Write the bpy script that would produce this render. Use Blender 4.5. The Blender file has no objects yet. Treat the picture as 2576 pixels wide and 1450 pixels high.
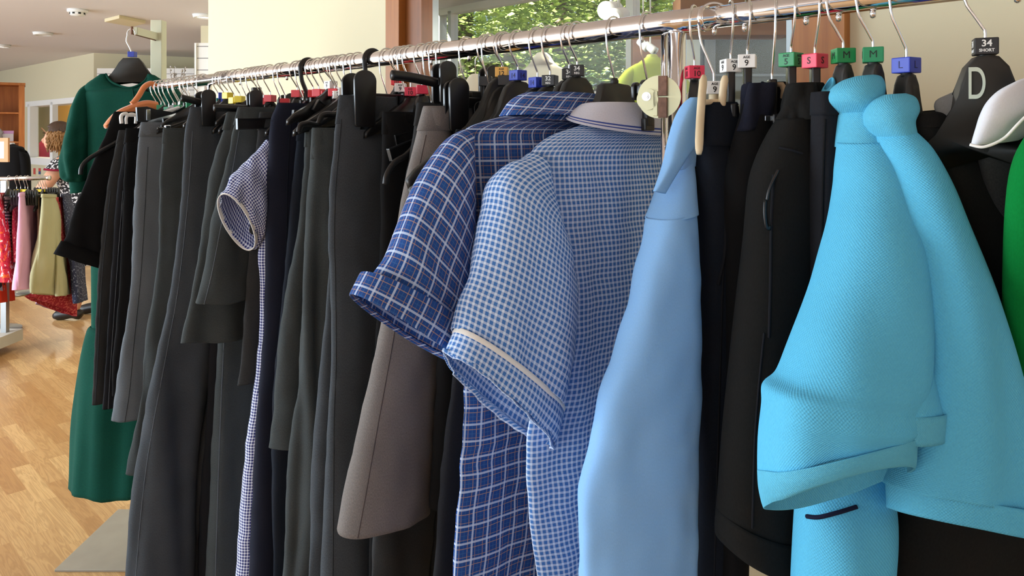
import bpy, bmesh, math, random
from mathutils import Vector, Matrix, noise
random.seed(7)
PI = math.pi
C = bpy.context.scene.collection
F, CX, HY, CH = 1900.0, 1288.0, 342.0, 1.45     # focal length in px of a 2576 wide frame, principal column, horizon row, eye height
RC, RX0, RZ = 2380.3, 1.2528, 1.606              # the rail: Y = RC/(px+600), X = RX0-.9937*Y, height
DP = Vector((-.7093, -.7049, 0)); DR = Vector((.7049, -.7093, 0)); UP = Vector((0, 0, 1))

def P(px, py, Y): return Vector(((px-CX)/F*Y, Y, CH-(py-HY)/F*Y))

class Fr:
    """A garment plane hanging across the rail: a = towards the aisle, b = along the rail, z = height."""
    def __init__(s, h):
        s.h = h; Y = RC/(h+600); s.o = Vector((RX0-.9937*Y, Y, 0))
    def w(s, a, b, z): return s.o + DP*a + DR*b + UP*(RZ+z)
    def az(s, px, py, b=0):
        d = Vector(((px-CX)/F, 1, -(py-HY)/F)); o = s.o + DR*b
        t = o.dot(DR)/d.dot(DR); p = d*t
        return ((p-o).dot(DP), CH+p.z-RZ)
    def pt(s, px, py, b=0):
        a, z = s.az(px, py, b); return s.w(a, b, z)

def hfor(px, a):
    q = (px-CX)/F; Y = (RX0-a*(.709-.705*q))/(.9937+q); return RC/Y-600

# ---------------------------------------------------------------- materials
def lin(c): return tuple(((x/12.92) if x <= .04045 else ((x+.055)/1.055)**2.4) for x in c)
def rgb(r, g, b): return lin((r/255, g/255, b/255)) + (1,)
MATS = {}
class NT:
    def __init__(s, name):
        s.m = bpy.data.materials.new(name); s.m.use_nodes = True; s.t = s.m.node_tree; s.b = s.t.nodes['Principled BSDF']
        MATS[name] = s.m
    def n(s, typ, **kw):
        nd = s.t.nodes.new(typ)
        for k, v in kw.items(): setattr(nd, k, v)
        return nd
    def l(s, a, b): s.t.links.new(a, b)
    def math(s, op, a, b=None, c=None):
        nd = s.n('ShaderNodeMath', operation=op)
        for i, v in enumerate((a, b, c)):
            if v is None: continue
            if isinstance(v, (int, float)): nd.inputs[i].default_value = v
            else: s.l(v, nd.inputs[i])
        return nd.outputs[0]
    def mix(s, fac, a, b):
        nd = s.n('ShaderNodeMix', data_type='RGBA')
        if isinstance(fac, (int, float)): nd.inputs[0].default_value = fac
        else: s.l(fac, nd.inputs[0])
        for i, v in ((6, a), (7, b)):
            if isinstance(v, tuple): nd.inputs[i].default_value = v
            else: s.l(v, nd.inputs[i])
        return nd.outputs[2]
    def bump(s, h, strength, dist=.001):
        nd = s.n('ShaderNodeBump'); nd.inputs['Strength'].default_value = strength; nd.inputs['Distance'].default_value = dist
        s.l(h, nd.inputs['Height']); s.l(nd.outputs[0], s.b.inputs['Normal'])
    def noise(s, vec, scale, detail=2, rough=.5):
        nd = s.n('ShaderNodeTexNoise'); nd.inputs['Scale'].default_value = scale; nd.inputs['Detail'].default_value = detail; nd.inputs['Roughness'].default_value = rough
        if vec is not None: s.l(vec, nd.inputs['Vector'])
        return nd.outputs[0]
def sc(c, k): return tuple(min(1, x*k) for x in c[:3]) + (1,)

def plain(name, c, rough=.6, metal=0, spec=.5, bump=0, bscale=80, var=.0, vscale=6):
    t = NT(name); b = t.b
    b.inputs['Base Color'].default_value = c; b.inputs['Roughness'].default_value = rough; b.inputs['Metallic'].default_value = metal
    b.inputs['Specular IOR Level'].default_value = spec
    tc = t.n('ShaderNodeTexCoord')
    if var: t.l(t.mix(t.noise(tc.outputs['Object'], vscale, 4), sc(c, 1-var), sc(c, 1+var)), b.inputs['Base Color'])
    if bump: t.bump(t.noise(tc.outputs['Object'], bscale, 3), bump)
    return t.m

def fabric(name, c, var=.25, scale=900, bump=.35, rough=.95, sheen=.0, knit=0):
    t = NT(name); b = t.b; uv = t.n('ShaderNodeTexCoord').outputs['UV']
    b.inputs['Roughness'].default_value = rough; b.inputs['Specular IOR Level'].default_value = .15
    if sheen: b.inputs['Sheen Weight'].default_value = sheen; b.inputs['Sheen Roughness'].default_value = .5
    mp = t.n('ShaderNodeMapping'); mp.inputs['Scale'].default_value = (1, .45, 1); t.l(uv, mp.inputs['Vector'])
    fine = t.noise(mp.outputs[0], scale, 3, .7); big = t.noise(uv, 9, 3)
    f = t.math('ADD', t.math('MULTIPLY', fine, .75), t.math('MULTIPLY', big, .25))
    f = t.math('MULTIPLY_ADD', t.math('SUBTRACT', f, .5), 2.2, .5)
    t.l(t.mix(f, sc(c, 1-var), sc(c, 1+var)), b.inputs['Base Color'])
    if knit:
        sx = t.n('ShaderNodeSeparateXYZ'); t.l(uv, sx.inputs[0])
        w = t.math('MULTIPLY', t.math('SINE', t.math('MULTIPLY', sx.outputs[0], 6.283/knit)), t.math('SINE', t.math('MULTIPLY', sx.outputs[1], 6.283/knit)))
        t.bump(t.math('ADD', w, fine), .4, .0006)
    else: t.bump(fine, bump, .0007)
    return t.m

def stripes(t, x, period, width, off=0.):
    fr = t.math('FRACT', t.math('ADD', t.math('DIVIDE', x, period), off))
    return t.math('LESS_THAN', fr, width)

def gingham(name, blue, white, period, width, mid=.5):
    t = NT(name); b = t.b; uv = t.n('ShaderNodeTexCoord').outputs['UV']; b.inputs['Roughness'].default_value = .9; b.inputs['Specular IOR Level'].default_value = .15
    sx = t.n('ShaderNodeSeparateXYZ'); t.l(uv, sx.inputs[0])
    mu = stripes(t, sx.outputs[0], period, width, 50.); mv = stripes(t, sx.outputs[1], period, width, 50.)
    s = t.math('ADD', mu, mv)
    half = t.mix(mid, blue, white)
    c1 = t.mix(t.math('MINIMUM', s, 1), blue, half)
    c2 = t.mix(t.math('MAXIMUM', t.math('SUBTRACT', s, 1), 0), c1, white)
    t.l(c2, b.inputs['Base Color']); t.bump(t.noise(uv, 700, 2), .25, .0006)
    return t.m

def plaid(name):
    t = NT(name); b = t.b; uv = t.n('ShaderNodeTexCoord').outputs['UV']; b.inputs['Roughness'].default_value = .9; b.inputs['Specular IOR Level'].default_value = .15
    sx = t.n('ShaderNodeSeparateXYZ'); t.l(uv, sx.inputs[0])
    per = .0220; cur = rgb(38, 76, 142); white = rgb(206, 222, 246); tan = rgb(196, 156, 112); mid = rgb(62, 104, 156)
    for o in (0, 1):
        for off, wd, col, k in ((.25, .045, tan, .55), (.75, .045, tan, .4), (.5, .045, mid, .6)):
            cur = t.mix(t.math('MULTIPLY', stripes(t, sx.outputs[o], per, wd, 50+off), k), cur, col)
    for o in (0, 1): cur = t.mix(t.math('MULTIPLY', stripes(t, sx.outputs[o], per, .125, 50.), .66), cur, white)
    t.l(cur, b.inputs['Base Color']); t.bump(t.noise(uv, 700, 2), .2, .0006)
    return t.m

def wood(name, c1, c2, rough=.45, axis=2, scale=1.):
    t = NT(name); b = t.b; tc = t.n('ShaderNodeTexCoord'); mp = t.n('ShaderNodeMapping')
    s = [18*scale]*3; s[axis] = 1.1*scale; mp.inputs['Scale'].default_value = s; t.l(tc.outputs['Object'], mp.inputs['Vector'])
    n1 = t.noise(mp.outputs[0], 2.2, 5, .6)
    t.l(t.mix(t.math('MULTIPLY_ADD', t.math('SUBTRACT', n1, .5), 2.4, .5), c1, c2), b.inputs['Base Color'])
    b.inputs['Roughness'].default_value = rough
    return t.m

# ---------------------------------------------------------------- objects
def tag(o, label=None, cat=None, group=None, kind=None):
    if label: o['label'] = label
    if cat: o['category'] = cat
    if group: o['group'] = group
    if kind: o['kind'] = kind
    return o
def thing(name, label, cat, loc, rz=0, group=None):
    o = bpy.data.objects.new(name, None); o.empty_display_size = .05; C.objects.link(o); o.location = loc; o.rotation_euler = (0, 0, rz)
    return tag(o, label, cat, group)
def mesh_obj(name, bm, m, parent=None, world=False, smooth=True):
    """link bm as one mesh; world=True: its coordinates are world ones and are moved into the parent's frame"""
    me = bpy.data.meshes.new(name); bm.normal_update(); bm.to_mesh(me); bm.free()
    for p in me.polygons: p.use_smooth = smooth
    if m: me.materials.append(MATS[m] if isinstance(m, str) else m)
    o = bpy.data.objects.new(name, me); C.objects.link(o)
    if parent is not None:
        if world:
            L = Vector((0, 0, 0)); q = parent; M = Matrix()
            while q is not None:
                M = Matrix.Translation(q.location) @ q.rotation_euler.to_matrix().to_4x4() @ M; q = q.parent
            me.transform(M.inverted())
        o.parent = parent
    return o
def own_origin(o):
    """put a single-mesh thing's origin at its own base"""
    me = o.data; n = len(me.vertices); c = sum((v.co for v in me.vertices), Vector())/n; c.z = min(v.co.z for v in me.vertices)
    me.transform(Matrix.Translation(-c)); o.location = o.location + c
    return o
def bx(bm, c, s, M=None, bev=0):
    r = bmesh.ops.create_cube(bm, size=1); vs = r['verts']
    for v in vs:
        v.co = Vector((v.co.x*s[0], v.co.y*s[1], v.co.z*s[2])) + Vector(c)
        if M is not None: v.co = M @ v.co
    if bev:
        es = set(e for v in vs for e in v.link_edges)
        bmesh.ops.bevel(bm, geom=list(es), offset=bev, segments=2, affect='EDGES', profile=.6)
def box(name, c, s, m, parent=None, M=None, bev=0, smooth=False):
    bm = bmesh.new(); bx(bm, c, s, M, bev); return mesh_obj(name, bm, m, parent, smooth=smooth)
def rot(az): return Matrix.Rotation(az, 4, 'Z')
def frame_from(x):
    x = x.normalized(); r = Vector((0, 0, 1)) if abs(x.z) < .9 else Vector((1, 0, 0)); y = r.cross(x).normalized(); return y, x.cross(y).normalized()
def sweep(bm, pts, r, n=10, cap=True, flat=1.0, fdir=None):
    """tube along pts; r number or list; flat squeezes the section along fdir"""
    pts = [Vector(p) for p in pts]; K = len(pts); rs = r if isinstance(r, (list, tuple)) else [r]*K
    rings = []; prev = None
    for i in range(K):
        d = (pts[min(i+1, K-1)]-pts[max(i-1, 0)]).normalized()
        if fdir is not None:
            y = (Vector(fdir)-d*d.dot(Vector(fdir))).normalized(); z = d.cross(y)
        elif prev is None: y, z = frame_from(d)
        else: y = (prev-d*d.dot(prev)).normalized(); z = d.cross(y)
        prev = y
        rings.append([bm.verts.new(pts[i]+y*(math.cos(2*PI*k/n)*rs[i]*flat)+z*(math.sin(2*PI*k/n)*rs[i])) for k in range(n)])
    for i in range(K-1):
        for k in range(n): bm.faces.new((rings[i][k], rings[i][(k+1) % n], rings[i+1][(k+1) % n], rings[i+1][k]))
    if cap: bm.faces.new(rings[0][::-1]); bm.faces.new(rings[-1])
def cat(pts, n):
    """resample a polyline of tuples/Vectors with a Catmull-Rom spline into n points"""
    K = len(pts); dim = len(pts[0]); out = []
    for j in range(n):
        u = j/(n-1)*(K-1); i = min(int(u), K-2); t = u-i
        p = [pts[max(i-1, 0)], pts[i], pts[i+1], pts[min(i+2, K-1)]]
        out.append(tuple(.5*(2*p[1][d]+(p[2][d]-p[0][d])*t+(2*p[0][d]-5*p[1][d]+4*p[2][d]-p[3][d])*t*t+(3*p[1][d]-p[0][d]-3*p[2][d]+p[3][d])*t**3) for d in range(dim)))
    return out
def prism(bm, pts, h0, h1, M=None, bev=0):
    """polygon pts (x,y) extruded h0..h1 along third axis; M maps (x,y,h)"""
    M = M or Matrix(); A = [bm.verts.new(M @ Vector((x, y, h0))) for x, y in pts]; B = [bm.verts.new(M @ Vector((x, y, h1))) for x, y in pts]
    n = len(pts); f1 = bm.faces.new(A[::-1]); f2 = bm.faces.new(B)
    for i in range(n): bm.faces.new((A[i], A[(i+1) % n], B[(i+1) % n], B[i]))
    if bev:
        es = [e for f in (f1, f2) for e in f.edges]
        bmesh.ops.bevel(bm, geom=es, offset=bev, segments=2, affect='EDGES', profile=.6)
AZ = Matrix(((1, 0, 0, 0), (0, 0, 1, 0), (0, 1, 0, 0), (0, 0, 0, 1)))     # (x,y,h) -> (a=x, b=h, z=y)
def lathe(bm, prof, n=24, M=None):
    M = M or Matrix(); R = [[bm.verts.new(M @ Vector((r*math.cos(2*PI*k/n), r*math.sin(2*PI*k/n), z))) for k in range(n)] for r, z in prof]
    for i in range(len(R)-1):
        for k in range(n): bm.faces.new((R[i][k], R[i][(k+1) % n], R[i+1][(k+1) % n], R[i+1][k]))
    if prof[0][0] > 1e-5: bm.faces.new(R[0][::-1])
    if prof[-1][0] > 1e-5: bm.faces.new(R[-1])
    bmesh.ops.remove_doubles(bm, verts=bm.verts[:], dist=1e-6)

def cloth(name, rows, m, parent, n=44, k=48, sq=2.3, fold=.0, ff=22, seed=0, drape=.12, ax=None, solid=.0016, ramp=1., wr=.0, smoothrows=True, hemwave=0., cap=False, hem=0.):
    """Loft of closed sections: each row = (front point, back point, half thickness[, offset]) in world space.
    The second section axis is ax (default: along the rail). UVs are in metres measured from the front edge."""
    R = [(tuple(r[0])+tuple(r[1])+(r[2], r[3] if len(r) > 3 else 0., r[4] if len(r) > 4 else 0.)) for r in rows]
    if smoothrows: R = cat(R, k)
    else: k = len(R)
    bm = bmesh.new(); uvl = bm.loops.layers.uv.new('UVMap'); rings = []; us = []; vv = 0; vs = []; pm = None
    for j, r in enumerate(R):
        f = Vector(r[0:3]); b = Vector(r[3:6]); t = r[6]; c = (f+b)/2; h = (f-b)/2
        A = Vector(ax) if ax is not None else DR
        A = A-h.normalized()*A.dot(h.normalized()) if h.length > 1e-6 else A
        A.normalize(); v = j/(k-1); ring = []
        if pm is not None: vv += ((f-pm[0]).length*.5+(c-pm[1]).length*.5)
        pm = (f, c); vs.append(vv)
        for i in range(n):
            th = 2*PI*i/n; cs, sn = math.cos(th), math.sin(th)
            p = c + h*(math.copysign(abs(cs)**(2/sq), cs)) + A*(math.copysign(abs(sn)**(2/sq), sn)*t+r[7])
            nd = (h.normalized()*cs/max(h.length, .01)+A*sn/max(t, .004)).normalized()
            amp = min(1., v*ramp+.08)
            if r[8]: p = p + UP*(r[8]*sn)
            if fold:
                q = Vector((p.x*ff, p.y*ff, p.z*ff*drape))+Vector((seed*7.3, seed*3.1, 0))
                p = p + nd*(fold*amp*2*noise.noise(q))
            if wr:
                q = Vector((p.x*38, p.y*38, p.z*30))+Vector((seed*5.3, 0, seed)); p = p + nd*(wr*2*noise.noise(q))
            if hemwave: p = p + UP*(hemwave*v**6*noise.noise(Vector((p.x*14+seed, p.y*14, seed*1.7)))*2)
            ring.append(p)
        L = [0.]
        for i in range(n): L.append(L[-1]+(ring[(i+1) % n]-ring[i]).length)
        rings.append([bm.verts.new(p) for p in ring]); us.append(L)
    for j in range(k-1):
        for i in range(n):
            i2 = (i+1) % n; fc = bm.faces.new((rings[j][i], rings[j+1][i], rings[j+1][i2], rings[j][i2]))
            # arc length signed from the front edge (i=0) so that stripes run straight from it
            def U(jj, ii): return us[jj][ii] if ii <= n//2 else us[jj][ii]-us[jj][n]
            a, b2 = i, i+1
            ua = [(U(j, a), vs[j]), (U(j+1, a), vs[j+1]), (U(j+1, b2), vs[j+1]), (U(j, b2), vs[j])]
            if i == n//2: ua[0] = (us[j][a]-us[j][n], vs[j]); ua[1] = (us[j+1][a]-us[j+1][n], vs[j+1])
            for lp, (x, y) in zip(fc.loops, ua): lp[uvl].uv = (x, -y)
    if cap: bm.faces.new(rings[0])
    bmesh.ops.recalc_face_normals(bm, faces=bm.faces[:])
    o = mesh_obj(name, bm, m, parent, world=True)
    if solid:
        s = o.modifiers.new('thickness', 'SOLIDIFY'); s.thickness = solid; s.offset = -1
    return o

from mathutils.bvhtree import BVHTree
def world_of(o):
    M = Matrix(); q = o
    while q is not None: M = Matrix.Translation(q.location) @ q.rotation_euler.to_matrix().to_4x4() @ M; q = q.parent
    return M
def seam(name, pts, m, parent, r=.0009, on=None, n=40, lift=.0006):
    pts = [Vector(p) for p in cat([tuple(p) for p in pts], n)]
    if on is not None:
        M = world_of(on); me = on.data; tr = BVHTree.FromPolygons([M @ v.co for v in me.vertices], [tuple(p.vertices) for p in me.polygons]); eye = Vector((0, 0, CH)); out = []
        for p in pts:
            h = tr.ray_cast(eye, (p-eye).normalized())
            q, nn = (h[0], h[1]) if h[0] is not None and abs((h[0]-eye).length-(p-eye).length) < .12 else tr.find_nearest(p)[:2]
            if nn.dot(eye-q) < 0: nn = -nn
            out.append(q+nn*lift)
        pts = out
    bm = bmesh.new(); sweep(bm, pts, r, 6); return mesh_obj(name, bm, m, parent, world=True)

TXT = {}
def text_mesh(s, size, m, extrude=.0004, bold=.0):
    key = (s, size, m, bold)
    if key not in TXT:
        cu = bpy.data.curves.new('lettering', 'FONT'); cu.body = s; cu.size = size; cu.extrude = extrude; cu.offset = bold; cu.align_x = 'CENTER'; cu.align_y = 'CENTER'; cu.resolution_u = 3; cu.space_line = .8
        ob = bpy.data.objects.new('lettering', cu); C.objects.link(ob); bpy.context.view_layer.update()
        me = bpy.data.meshes.new_from_object(ob.evaluated_get(bpy.context.evaluated_depsgraph_get()))
        bpy.data.objects.remove(ob); bpy.data.curves.remove(cu)
        me.materials.clear(); me.materials.append(MATS[m]); TXT[key] = me
    return TXT[key]
EXPOSURE = 0.36; SKY = 0.62; KEY = 215.0; SIDE_FILL = 150.0; FLOOR_ROT = .789; CEILING_FILL = 270.0; FRONT_FILL = 44.0
# ---------------------------------------------------------------- camera, render look, light
sc_ = bpy.context.scene
cam = bpy.data.cameras.new('camera'); cam.sensor_width = 36; cam.lens = 36*F/2576; cam.shift_y = -(725-HY)/2576; cam.clip_start = .05
co = bpy.data.objects.new('camera', cam); C.objects.link(co); co.location = (0, 0, CH); co.rotation_euler = (PI/2, 0, 0); sc_.camera = co
vs_ = sc_.view_settings; vs_.view_transform = 'Standard'; vs_.look = 'None'; vs_.gamma = 1; vs_.use_curve_mapping = False; vs_.exposure = EXPOSURE

w = bpy.data.worlds.new('sky'); sc_.world = w; w.use_nodes = True; nt = w.node_tree
bg = nt.nodes['Background']; tcw = nt.nodes.new('ShaderNodeTexCoord'); sxw = nt.nodes.new('ShaderNodeSeparateXYZ'); rw = nt.nodes.new('ShaderNodeValToRGB')
nt.links.new(tcw.outputs['Generated'], sxw.inputs[0]); nt.links.new(sxw.outputs[2], rw.inputs[0]); nt.links.new(rw.outputs[0], bg.inputs[0])
rw.color_ramp.elements[0].position = 0; rw.color_ramp.elements[0].color = (.70, .83, .96, 1); rw.color_ramp.elements[1].position = .5; rw.color_ramp.elements[1].color = (.42, .66, 1, 1)
bg.inputs[1].default_value = SKY

def light(name, typ, loc, energy, col=(1, 1, 1), **kw):
    d = bpy.data.lights.new(name, typ); d.energy = energy; d.color = col
    for k_, v_ in kw.items():
        if k_ not in ('to',): setattr(d, k_, v_)
    o = bpy.data.objects.new(name, d); C.objects.link(o); o.location = loc
    if 'to' in kw: o.rotation_euler = (Vector(kw['to'])-Vector(loc)).to_track_quat('-Z', 'Y').to_euler()
    return o
light('sun', 'SUN', (0, 0, 9), 26, (1, .95, .85), angle=.02, to=(2.6, 2.6, 9-4.6))
# assumed key light from the left, plus unseen fill lamps added to lift the shade
light('front_fill', 'AREA', (-3.2, -3.4, 1.7), FRONT_FILL, (.78, .91, 1), shape='RECTANGLE', size=2.6, size_y=2.2, to=(.3, 1.0, 1.1))  # added frontal fill from behind-left of the camera, no entrance stands there
light('assumed_key_light', 'AREA', (-5.8, 1.2, 1.6), KEY, (.74, .89, 1), shape='RECTANGLE', size=4.4, size_y=2.2, to=(-.2, 1.5, 1.1))  # assumed area lamp out of view on the left, no shop front built there
light('side_fill', 'AREA', (-9.5, 4.5, 1.5), SIDE_FILL, (.82, .93, 1), shape='RECTANGLE', size=4., size_y=1.8, to=(-3.2, 6.0, 1.2))  # added to raise the ambient light, stands for no known window
light('ceiling_fill', 'AREA', (-8.5, 1.5, .25), CEILING_FILL, (.8, .9, 1), shape='RECTANGLE', size=5., size_y=3., to=(-4.5, 5.5, 2.5))  # unseen up-facing lamp added to brighten the ceiling

# ---------------------------------------------------------------- materials of the place
plain('cream_wall', rgb(216, 207, 176), .85, bump=.12, bscale=160)
plain('ceiling_paint', rgb(222, 216, 216), .9, bump=.1, bscale=120)
plain('white_paint', rgb(236, 234, 230), .5); plain('white_plastic', rgb(235, 235, 232), .35)
plain('grey_metal', rgb(165, 168, 170), .35, 1); plain('alu_strip', rgb(150, 158, 160), .4, .6)
plain('dark_gap', rgb(40, 38, 36), .8)
plain('steel_plate', rgb(160, 155, 142), .5, .35, bump=.1, bscale=40, var=.12, vscale=14)
plain('post_paint', rgb(214, 216, 190), .55)
plain('chrome', (.82, .80, .80, 1), .07, 1); plain('chrome_worn', (.7, .7, .7, 1), .16, 1)
plain('hook_wire', (.78, .78, .78, 1), .16, 1)
plain('black_plastic', rgb(22, 22, 23), .32, spec=.5); plain('satin_plastic', rgb(40, 39, 36), .5, spec=.35)
plain('brass_plate', rgb(214, 210, 170), .35, .35); plain('rust', rgb(126, 94, 78), .6, .3, var=.6, vscale=160, bump=.5, bscale=90)
wood('trim_wood', rgb(150, 88, 32), rgb(178, 114, 50), .45); wood('trim_wood_dark', rgb(112, 62, 22), rgb(142, 84, 34), .45)
wood('shelf_wood', rgb(150, 84, 32), rgb(178, 108, 46), .5)
wood('hanger_wood', rgb(206, 186, 150), rgb(226, 208, 174), .5)
def floor_mat():
    t = NT('laminate'); b = t.b; tc = t.n('ShaderNodeTexCoord'); mp = t.n('ShaderNodeMapping'); mp.inputs['Rotation'].default_value = (0, 0, FLOOR_ROT); t.l(tc.outputs['Object'], mp.inputs['Vector'])
    br = t.n('ShaderNodeTexBrick', offset=.37, offset_frequency=2, squash=1); t.l(mp.outputs[0], br.inputs['Vector'])
    br.inputs['Color1'].default_value = (0, 0, 0, 1); br.inputs['Color2'].default_value = (1, 1, 1, 1); br.inputs['Mortar'].default_value = (.35, .35, .35, 1)
    br.inputs['Scale'].default_value = 1; br.inputs['Mortar Size'].default_value = .0006; br.inputs['Bias'].default_value = 0; br.inputs['Brick Width'].default_value = .43; br.inputs['Row Height'].default_value = .07
    m2 = t.n('ShaderNodeMapping'); m2.inputs['Scale'].default_value = (.75, 12, 1); t.l(mp.outputs[0], m2.inputs['Vector'])
    # each strip gets its own grain: shift the grain by the strip's random value
    va = t.n('ShaderNodeVectorMath', operation='MULTIPLY_ADD'); t.l(br.outputs[0], va.inputs[0]); va.inputs[1].default_value = (9, 31, 0); t.l(m2.outputs[0], va.inputs[2])
    g1 = t.n('ShaderNodeTexNoise'); g1.inputs['Scale'].default_value = 2.2; g1.inputs['Detail'].default_value = 6; g1.inputs['Distortion'].default_value = 1.2; t.l(va.outputs[0], g1.inputs['Vector'])
    wv = t.math('ABSOLUTE', t.math('SINE', t.math('MULTIPLY', g1.outputs[0], 26)))
    cA = t.mix(br.outputs[0], rgb(172, 128, 80), rgb(216, 180, 126))
    c = t.mix(t.math('MULTIPLY', t.math('POWER', wv, 2), .42), cA, rgb(138, 96, 56))
    c = t.mix(t.math('MULTIPLY', g1.outputs[0], .3), c, rgb(204, 158, 100))
    t.l(c, b.inputs['Base Color']); b.inputs['Roughness'].default_value = .34; b.inputs['Specular IOR Level'].default_value = .35
    return t.m
floor_mat()
def slat_mat():
    t = NT('slatwall'); b = t.b; tc = t.n('ShaderNodeTexCoord'); s = t.n('ShaderNodeSeparateXYZ'); t.l(tc.outputs['Object'], s.inputs[0])
    m = stripes(t, s.outputs[2], .1, .07, 50.); t.l(t.mix(m, rgb(236, 233, 228), rgb(120, 118, 116)), b.inputs['Base Color']); b.inputs['Roughness'].default_value = .5
slat_mat()
def glass_mat(name, tint, haze, gloss):
    t = NT(name); nt_ = t.t; out = nt_.nodes['Material Output']
    tr = t.n('ShaderNodeBsdfTransparent'); tr.inputs[0].default_value = tint; df = t.n('ShaderNodeBsdfDiffuse'); df.inputs[0].default_value = (.75, .78, .76, 1)
    gl = t.n('ShaderNodeBsdfGlossy'); gl.inputs['Roughness'].default_value = .02
    m1 = t.n('ShaderNodeMixShader'); m1.inputs[0].default_value = haze; t.l(tr.outputs[0], m1.inputs[1]); t.l(df.outputs[0], m1.inputs[2])  # faint diffuse veil stands in for reflections that grey the view
    m2 = t.n('ShaderNodeMixShader'); m2.inputs[0].default_value = gloss; t.l(m1.outputs[0], m2.inputs[1]); t.l(gl.outputs[0], m2.inputs[2]); t.l(m2.outputs[0], out.inputs[0])
glass_mat('window_glass', (.97, .98, .97, 1), .01, .008); glass_mat('clear_glass', (.97, .98, .97, 1), .01, .015)
def emis(name, col, k_):
    t = NT(name); t.b.inputs['Base Color'].default_value = (1, 1, 1, 1); t.b.inputs['Emission Color'].default_value = col; t.b.inputs['Emission Strength'].default_value = k_
emis('lamp_glow', (1, .95, .85, 1), 6); emis('spot_glow', (1, .93, .75, 1), 25)

# ---------------------------------------------------------------- the setting
def struct(o, label=None): o['kind'] = 'structure'; return o
def flat_prism(name, pts, z0, z1, m):
    bm = bmesh.new(); prism(bm, [(p[0], p[1]) for p in pts], z0, z1); bmesh.ops.recalc_face_normals(bm, faces=bm.faces[:]); return struct(mesh_obj(name, bm, m, smooth=False))
def wl(px, D):
    Y = (RX0+1.4096*D)*1900/(px+600); return Vector((RX0+1.4096*D-.9937*Y, Y, 0))
def wseg(name, p0, p1, D, th, z0, z1, m):
    a, b = wl(p0, D), wl(p1, D); return flat_prism(name, [a, b, b-DP*th, a-DP*th], z0, z1, m)
ZC = 2.5; D0 = .75
flat_prism('floor', [(-14, -7), (7, -7), (7, 14), (-14, 14)], -.05, 0, 'laminate')
e0, e1 = wl(524, D0), wl(9000, D0)
far = e0-DP*.12
flat_prism('ceiling', [(-22, -7), (e1.x+4, -7), (e1.x+.3, e1.y), (e0.x+.3, e0.y), (far.x+.3, 7.4), (-2.4, 12), (-2.4, 24), (-22, 24)], ZC, ZC+.15, 'ceiling_paint')
wseg('wall_back', 524, 972, D0, .14, 0, ZC, 'cream_wall')
wseg('wall_right', 2110, 9000, D0, .14, 0, ZC, 'cream_wall')
wseg('wall_sill', 972, 2110, D0+.02, .1, 0, .62, 'cream_wall')
flat_prism('wall_return', [(P(505, 0, 7.2).x, 7.2), (far.x+.4, 7.2), (far.x+.4, 7.35), (P(505, 0, 7.2).x, 7.35)], 0, ZC, 'cream_wall')
flat_prism('wall_end', [(e0.x+.02, e0.y+.02), (far.x+.25, 7.2), (far.x+.4, 7.2), (e0.x+.17, e0.y+.05)], 0, ZC, 'cream_wall')
A1 = P(236, 0, 9.55); B1 = P(-160, 0, 15.2); A2 = P(700, 0, 10.6)
def vwall(name, a, b, m, z0=0, z1=ZC, th=.12):
    d = (Vector((b.x, b.y))-Vector((a.x, a.y))).normalized(); nrm = Vector((-d.y, d.x))*th
    return flat_prism(name, [(a.x, a.y), (b.x, b.y), (b.x+nrm.x, b.y+nrm.y), (a.x+nrm.x, a.y+nrm.y)], z0, z1, m)
vwall('wall_far', Vector((A2.x, A2.y)), Vector((A1.x, A1.y)), 'cream_wall', th=-.12)
# left wall with an inner window: piers, apron, header
def lw(px):   # a point on the left wall at image column px
    q = (px-CX)/F; d = (B1-A1); t = (A1.x-q*A1.y)/(q*d.y-d.x); return A1+d*t
def lwz(px, py): return CH-(py-HY)/F*lw(px).y
wz0, wz1 = lwz(130, 402), lwz(130, 258)
vwall('wall_left', lw(236), lw(210), 'cream_wall', th=-.12)
vwall('wall_left_pier', lw(75), lw(-160), 'cream_wall', th=-.12)
vwall('wall_left_apron', lw(210), lw(75), 'cream_wall', 0, wz0, -.12)
vwall('wall_left_header', lw(210), lw(75), 'cream_wall', wz1, ZC, -.12)
ld = (B1-A1).normalized(); ln = Vector((ld.y, -ld.x, 0))*-1; ln = ln if ln.y < 0 else -ln     # ln points into the shop
fr = bpy.data.objects.new('window_1', None); C.objects.link(fr); fr['kind'] = 'structure'
def barw(name, pa, pb, z0, z1, dp, m, off=.0):
    a, b = lw(pa)+ln*(off+.03), lw(pb)+ln*(off+.03); bm = bmesh.new(); prism(bm, [(a.x, a.y), (b.x, b.y), (b.x-ln.x*dp, b.y-ln.y*dp), (a.x-ln.x*dp, a.y-ln.y*dp)], z0, z1); bmesh.ops.recalc_face_normals(bm, faces=bm.faces[:]); return mesh_obj(name, bm, m, fr, smooth=False)
barw('window_frame', 75, 81, wz0, wz1, .11, 'white_paint'); barw('window_frame', 204, 211, wz0, wz1, .11, 'white_paint'); barw('window_mullion', 131, 138, wz0, wz1, .07, 'white_paint')
barw('window_head', 70, 215, wz1-.035, wz1+.04, .2, 'white_paint'); barw('window_sill', 70, 215, wz0-.08, wz0+.02, .22, 'white_paint', .03)
gp = barw('window_glass', 78, 209, wz0, wz1, .006, 'clear_glass', -.1)
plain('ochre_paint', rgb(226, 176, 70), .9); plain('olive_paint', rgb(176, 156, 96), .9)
def lwo(px, off):   # where the sight line of column px meets the plane this far behind the left wall
    q = (px-CX)/F; a_ = A1-ln*off; d = (B1-A1); return a_+d*((a_.x-q*a_.y)/(q*d.y-d.x))
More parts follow.
